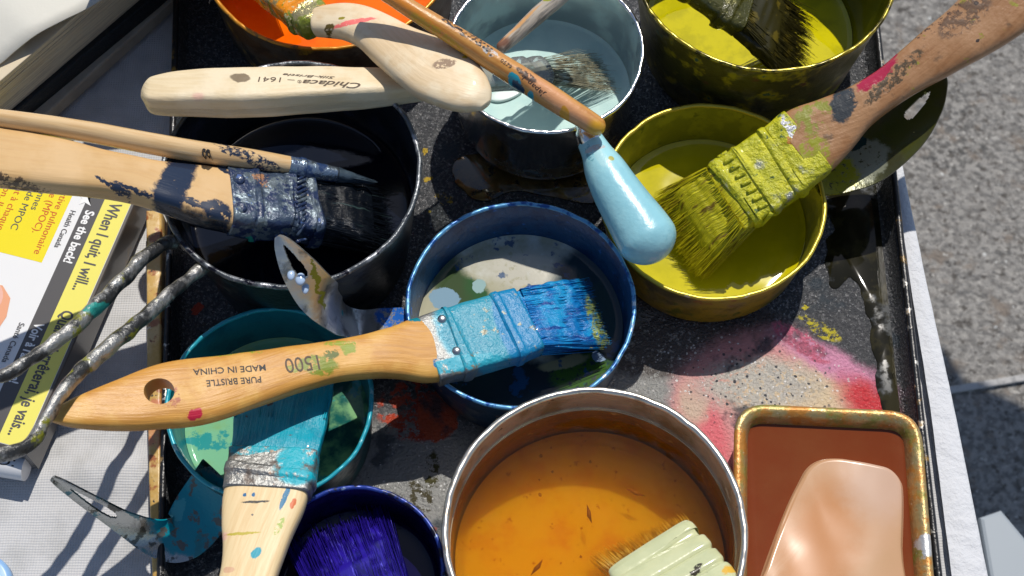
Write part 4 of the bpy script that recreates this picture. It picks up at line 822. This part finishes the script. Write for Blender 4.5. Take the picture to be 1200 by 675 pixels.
fl = M('turquoise smeared ferrule', (.30, .30, .29), .42, .85, [S_((.0, .40, .50), (355, 548, 4.8), (32, 26), -30, m=0, gap=.42, gs=2), S_(TQB, (300, 530, 4.7), (60, 9), -8, m=0, gap=.45, gs=2), N_((.15, .12, .1), 1.2, .5, .62, m=.3), N_((.45, .3, .2), 3, .62, .68, m=0)], [('pos', 3, .1, (1, 1, 1))], edge=.2)
mb = sweep([(313, 578, 5.05, 51, .64), (315, 566, 4.97, 52, .66), (316, 562, 4.95, 53.5, .72), (317, 558, 4.9, 53.5, .72), (318, 555, 4.88, 52, .66), (320, 545, 4.8, 52, .64), (322, 532, 4.7, 53, .6)], 60, 44, 6, .06, 1.3, linear=True)
build(mb, 'ferrule', fl, L_)
mb = sweep([(322, 536, 4.7, 51, .5), (325, 520, 4.6, 53, .48), (329, 495, 4.4, 55, .4), (333, 465, 4.1, 56, .34), (336, 440, 3.8, 56, .25), (338, 424, 3.6, 54, .12)], 50, 60, 5, .06, 1.2)
strands(mb, (329, 495, 4.4), (339, 425, 3.6), 54, 55, .4, .15, 300, .03, 0, .06, .05)
build(mb, 'bristles', M('turquoise caked bristles', (.0, .34, .46), .35, 0, [N_((.0, .27, .38), .8, .45, .6), N_((.03, .03, .03), 1.3, .66, .7)], [('pos', 2.2, .04, (1, 1, 1)), ('uv', 1.2, .14, (4, .35, 1))], coat=.2), L_)

# -- M : indigo brush
Mm = brush('flat_brush', 'violet blue brush bristles fanned in the indigo cup at the bottom', (420, 690, 3))
mb = sweep([(440, 735, 4.2, 52, .5), (428, 700, 3.7, 54, .45), (412, 662, 3.1, 55, .35), (400, 636, 2.7, 52, .15)], 30, 50, 4, .1, 2.4)
strands(mb, (438, 730, 4.2), (396, 622, 2.5), 52, 60, .5, .25, 1300, .036, .1, .16, .07, 0, .05)
build(mb, 'bristles', M('violet blue bristles', (.022, .010, .28), .25, 0, [N_((.008, .004, .12), 1.2, .48, .58, uv=True, st=(3, .5, 1)), N_((.10, .08, .62), 1.2, .60, .66, uv=True, st=(6, .5, 1))], [], coat=.3), Mm)
mb = sweep([(434, 718, 4.05, 55, .55), (450, 770, 4.9, 55, .6)], 20, 40, 5, .05, 1.3); build(mb, 'ferrule', M('indigo ferrule', (.2, .2, .3), .3, .8, [N_((.02, .01, .2), .9, .45, .55, m=0)], [('pos', 2.5, .1, (1, 1, 1))]), Mm)

# -- N : wide brush soaking in the amber water
Nn_ = brush('flat_brush', 'wide brush with pale green ribbed ferrule soaking in the amber water', (800, 660, 4))
mb = MB()
strands(mb, (768, 652, 2.9), (747, 628, 1.5), 58, 62, .4, .2, 450, .022, .0, .06, .04)
build(mb, 'bristles', M('soaked tan bristles', (.95, .75, .38), .35, 0, [N_((.62, .40, .14), 1.6, .48, .6)]), Nn_)
pg = M('pale green plastic', (.62, .64, .38), .22, 0, [N_((.55, .58, .34), .6, .4, .6), S_((.75, .45, .06), (856, 668, 4.5), (14, 8), -30, so=.2), S_((.05, .04, .02), (815, 668, 4.4), (9, 5), -20, gap=.42, gs=3)], [('pos', .8, .04, (1, 1, 1))], coat=.6)
mb = sweep([(762, 646, 2.85, 58, .5), (766, 650, 3.0, 60, .56), (770, 655, 3.1, 60, .56), (773, 658, 3.15, 56, .46), (777, 663, 3.3, 61, .6), (784, 671, 3.55, 61, .6), (787, 675, 3.6, 57, .5), (791, 680, 3.7, 61, .62), (798, 688, 3.95, 61, .62), (801, 692, 4.0, 57, .5), (806, 698, 4.1, 62, .64), (840, 740, 5.4, 58, .6)], 80, 44, 6, .02, 1, linear=True)
autosmooth(build(mb, 'ferrule', pg, Nn_), 50)

# ================================================================== LEFT SIDE : book, pack, tube, lid
bk_ = thing('sketchbook', 'open sketchbook with white pages and black cover band at the top left corner', 'book', tuple(P(60, 40, 0)))
def slab(px, z1, z0, bev=.1): return prism(MB(), [P(x, y, z1) for x, y in px], z1, z0, bev)
cover = M('beige board', (.42, .37, .29), .6, 0, [N_((.36, .31, .24), .6, .4, .6)], [('pos', 3, .02, (1, 1, 1))])
build(slab([(-120, 150), (18, 166), (208, -5), (330, -120), (-120, -120)], .75, .0), 'lower_cover', cover, bk_, smooth=False)
build(slab([(-120, 140), (-25, 162), (22, 128), (184, -6), (300, -110), (-120, -110)], 1.7, .76), 'cover_band', M('black cover cloth', (.010, .013, .016), .5, 0, [], [('pos', 4, .06, (1, 1, 1))]), bk_, smooth=False)
# page block : many sheets, stepped edge
pg_ = MB()
for i in range(16):
    z0 = 1.72+i*.2; sh = i*1.35+random.uniform(-.6, .6)
    prism(pg_, [P(x-sh*1.0, y-sh*1.2, z0+.18) for x, y in [(-120, 190), (-20, 152), (14, 124), (166, -6), (280, -110), (-120, -110)]], z0+.18, z0, .04)
build(pg_, 'page_block', M('cream page edges', (.66, .56, .40), .7, 0, [N_((.5, .42, .31), 1.2, .45, .6, st=(.3, .3, 8))]), bk_, smooth=False)
# curled top page
tp_ = MB(); V = []; Fc = []
edge_pts = [(-80, 118, 4.9), (-30, 92, 4.95), (0, 76, 5.0), (20, 60, 5.25), (44, 42, 5.5), (74, 26, 5.4), (102, 12, 5.2), (126, -4, 5.1), (170, -40, 5.0), (240, -100, 5.0)]
for i in range(61):
    e = cat([list(P(*q)) for q in edge_pts], i/60); e = Vector(e)
    for j in range(21):
        f = j/20; q = e+Vector((-.75, .8, 0))*(f*16); q.z = e.z*(1-f)**2+5.0*(1-(1-f)**2)+.15*math.sin(f*4+i*.05); V.append(q)
for i in range(60):
    for j in range(20): a = i*21+j; Fc.append((a, a+1, a+22, a+21))
n = len(V); V += [v-Vector((0, 0, .06)) for v in V]; Fc += [tuple(reversed([k+n for k in f])) for f in Fc]
for i in range(60): Fc.append((i*21, (i+1)*21, (i+1)*21+n, i*21+n))
tp_.add(V, Fc, [(v.x, v.y) for v in V])
build(tp_, 'top_page', M('white page', (.64, .62, .55), .6, 0, [], [('pos', .4, .05, (1, 1, 1))]), bk_)

# cigarette pack
ZP = 2.1
TR, BR = P(158, 238, ZP), P(30, 531, ZP)
e1 = (BR-TR).normalized(); e2 = Vector((-e1.y, e1.x, 0)); PL = (BR-TR).length
TRx = TR-e1*2.2
def pk(a, b, z=ZP): q = TR+e1*a-e2*b; return Vector((q.x, q.y, z))
pack = thing('cigarette_pack', 'cigarette pack with yellow and grey health warnings lying left of the tray', 'cigarette pack', tuple(pk(6, 4, 0)))
wht = M('white card', (.80, .80, .80), .35, coat=.3); yel = M('warning yellow', (.85, .70, .003), .35, 0, coat=.3); yl2 = M('pale yellow', (.84, .76, .14), .35, coat=.3); gr = M('charcoal print', (.085, .08, .08), .35, coat=.3)
redm = M('red ink', (.62, .09, .01), .4); wink = M('white ink', (.85, .85, .85), .4)
mb = MB(); prism(mb, [pk(-1.8, 0), pk(PL, 0), pk(PL, 9.2), pk(-1.8, 9.2)], ZP, .05, .12)
build(mb, 'box', M('pack side', (.11, .10, .095), .4, 0, [N_((.2, .12, .04), .4, .58, .66)], coat=.3), pack, smooth=False)
def plate(name, a0, a1, b0, b1, z, mat):
    m2 = MB(); prism(m2, [pk(a0, b0), pk(a1, b0), pk(a1, b1), pk(a0, b1)], z, z-.012, .003); return build(m2, name, mat, pack, smooth=False)
plate('white_panel', -1.66, PL-.14, .14, 9.06, ZP+.014, wht)
plate('yellow_stripe', -1.64, PL-.16, .16, 1.42, ZP+.022, yl2)
plate('grey_stripe', -1.64, PL-.16, 1.42, 2.22, ZP+.022, gr)
plate('warning_panel', -1.64, 4.05, 2.95, 8.2, ZP+.022, yel)
def ptext(s, a0, a1, b, h, mat, bold=.01): text('writing', s, None, None, h, 0, mat, pack, None, bold, 0, world=(pk(a0, b, ZP+.034), pk(a1, b, ZP+.034)))
ptext('When I quit, I will...', .25, 4.95, 1.08, .56, gr, .02)
ptext("Quand j'arr\u00eaterai, je vais...", 6.0, 12.2, 1.08, .56, gr, .02)
ptext('See the back!', .95, 3.75, 2.02, .42, wink, .03)
ptext("Voir \u00e0 l'arri\u00e8re!", 6.9, 9.9, 2.02, .42, wink, .03)
ptext('Health Canada', 1.15, 3.15, 2.72, .26, gr); ptext('Sant\u00e9 Canada', 7.1, 9.1, 2.72, .26, gr)
for s, a0, a1, b, mt in (('obstructive pulmonaire', -1.0, 3.7, 3.5, redm), ('chronique (MPOC).', -1.2, 2.7, 4.0, redm), ('les personnes', -1.3, 1.6, 4.55, gr), ('atteintes de MPOC', -1.2, 2.8, 5.05, gr), ('souffrent \u00e0 chaque', -.8, 3.0, 5.65, redm), ("respiration. Il n'y a pas", -.9, 3.7, 6.2, redm), ('de rem\u00e8de.', -.6, 1.8, 6.75, redm), ('Sant\u00e9', 1.4, 2.8, 7.6, gr)):
    ptext(s, a0, a1, b, .34, mt, .0)
# leaf of the emblem in the grey stripe
mb = MB(); c0 = pk(.35, 2.1, ZP+.03); pts = []
for i, (a, b) in enumerate([(-.55, -.2), (-.2, -.05), (-.25, .25), (.1, .0), (.5, -.35), (.35, .15), (.6, .45), (.15, .4), (-.15, .75), (-.2, .4), (-.6, .45), (-.35, .1)]): pts.append(pk(.35+a*.7, 2.15+b*.7, ZP+.034))
mb.add(pts+[c0+Vector((0, 0, .004))], [(i, (i+1) % 12, 12) for i in range(12)]); build(mb, 'leaf_emblem', wink, pack, smooth=False)
# printed picture : two tube shapes
def flat_disc(a, b, ra, rb2, z, mat, name):
    m2 = MB(); vs = [pk(a+ra*math.cos(k*.2618), b+rb2*math.sin(k*.2618), z) for k in range(24)]; m2.add(vs, [tuple(range(24))]); build(m2, name, mat, pack, smooth=False)
skin = M('printed peach', (.78, .36, .20), .4); rd = M('printed red', (.55, .05, .03), .4); dk = M('printed brown', (.22, .07, .04), .4)
m2 = MB(); vs = [pk(a, b, ZP+.03) for a, b in ((5.6, 4.2), (6.1, 3.6), (7.0, 3.4), (8.2, 3.6), (9.4, 4.2), (10.6, 4.8), (10.9, 7.5), (6.0, 7.5))]; m2.add(vs, [tuple(range(8))]); build(m2, 'printed_picture', skin, pack, smooth=False)
flat_disc(6.4, 4.9, .95, 1.0, ZP+.034, M('printed pink', (.8, .45, .36), .4), 'printed_ring'); flat_disc(6.4, 4.9, .72, .75, ZP+.038, rd, 'printed_ring'); flat_disc(6.45, 4.95, .5, .52, ZP+.042, dk, 'printed_ring')
m2 = MB(); vs = [pk(a, b, ZP+.034) for a, b in ((8.0, 4.6), (9.3, 4.9), (9.8, 7), (8.2, 7))]; m2.add(vs, [(0, 1, 2, 3)]); build(m2, 'printed_patch', rd, pack, smooth=False)

# white tube / marker
tb = thing('white_tube', 'white tube with dark lettering poking out beside the bottom of the cigarette pack', 'tube', tuple(P(10, 545, 0)))
a = P(31, 549, .62); b = P(-90, 529, .62)
mb = sweep([[b.x, b.y, .62, .56, .56, 0], [a.x, a.y, .62, .56, .56, 0]], 30, 36, 2, raw=True, linear=True); o = autosmooth(build(mb, 'tube', M('white plastic', (.72, .72, .74), .35, coat=.2), tb), 40); tbv = mb.bvh()
text('writing', 'ICE', (18, 539), (-12, 534), 8, 1.2, INK, tb, tbv, .01)
# pale blue lid at the lower left corner
mb = MB(); c0 = P(-22, 690, 0); lathe(mb, Vector((c0.x, c0.y, 0)), [(.01, .55), (1.2, .56), (1.35, .5), (1.42, .38), (1.42, 0), (.01, 0)], 64)
tag(build(mb, 'plastic_lid', M('pale blue plastic', (.25, .45, .75), .35)), 'pale blue plastic lid on the cloth at the lower left corner', 'lid')
# grey board under the table on the right
mb = MB(); prism(mb, [P(x, y, -45) for x, y in ((1148, 606), (1174, 597), (1290, 735), (1180, 790))], -45, -46.5, .3)
tag(build(mb, 'grey_board', M('blue grey board', (.30, .34, .38), .5), smooth=False), 'blue grey board below the table at the lower right corner', 'board')

# blockers added out of view: a slab shades the asphalt, a box the cloth
def shadow_src(px, py, zt, zg=-100.0):
    q = P(px, py, zg); h = zt-zg; return Vector((q.x-SD.x*h, q.y-SD.y*h, zt))
SZ = R(30.5); SAZ = R(17)   # sun tilt from zenith, azimuth from +Y towards +X
SUN = Vector((math.sin(SZ)*math.sin(SAZ), math.sin(SZ)*math.cos(SAZ), math.cos(SZ)))
SD = Vector((-SUN.x/SUN.z, -SUN.y/SUN.z, 0))
nb = [shadow_src(x, y, 0) for x, y in ((1100, 405), (1130, 450), (1160, 462), (1195, 478), (1215, 500), (1290, 560), (1300, 900), (1060, 900))]
mb = MB(); prism(mb, nb, 0, -.9, .1)
bx = [shadow_src(x, y, 10.5, 0) for x, y in ((92, 172), (205, 160), (232, -60), (170, -60))]
mb2 = MB(); prism(mb2, bx, 10.5, 5.05, .2); tag(build(mb2, 'pencil_case', M('grey blocker', (.1, .1, .11), .6), smooth=False), 'unseen dark grey box added to shade the cloth at the upper left', 'shade blocker')  # added unseen box, shaped back from the shade wanted on the cloth
print('neighbour xs', [round(v.x, 1) for v in nb])
tag(build(mb, 'shade_slab', M('slab grey', (.4, .4, .4), .5), smooth=False), 'unseen grey slab added on the right to shade the asphalt', 'table')  # added unseen slab, outlined back along the sun from the asphalt shade

for o in bpy.data.objects:
    if '_o' in o: del o['_o']
# ================================================================== LIGHT
w = bpy.data.worlds.new('World'); sc.world = w; w.use_nodes = True
nt = w.node_tree; sky = nt.nodes.new('ShaderNodeTexSky'); sky.sky_type = 'NISHITA'; sky.sun_disc = False
sky.sun_elevation = math.pi/2-SZ; sky.sun_rotation = SAZ; sky.air_density = 1.0; sky.dust_density = .5
bg = nt.nodes['Background']; nt.links.new(sky.outputs[0], bg.inputs[0]); bg.inputs[1].default_value = .085
sl = bpy.data.lights.new('sun', 'SUN'); sl.energy = 3.7; sl.angle = R(.55); sl.color = (1, .95, .87)
so = bpy.data.objects.new('sun', sl); col.objects.link(so); so.rotation_euler = SUN.to_track_quat('Z', 'Y').to_euler()
sc.view_settings.view_transform = 'Standard'; sc.view_settings.look = 'None'; sc.view_settings.exposure = 0; sc.view_settings.gamma = 1
sc.render.engine = 'CYCLES'
sc.cycles.max_bounces = 8; sc.cycles.transparent_max_bounces = 32
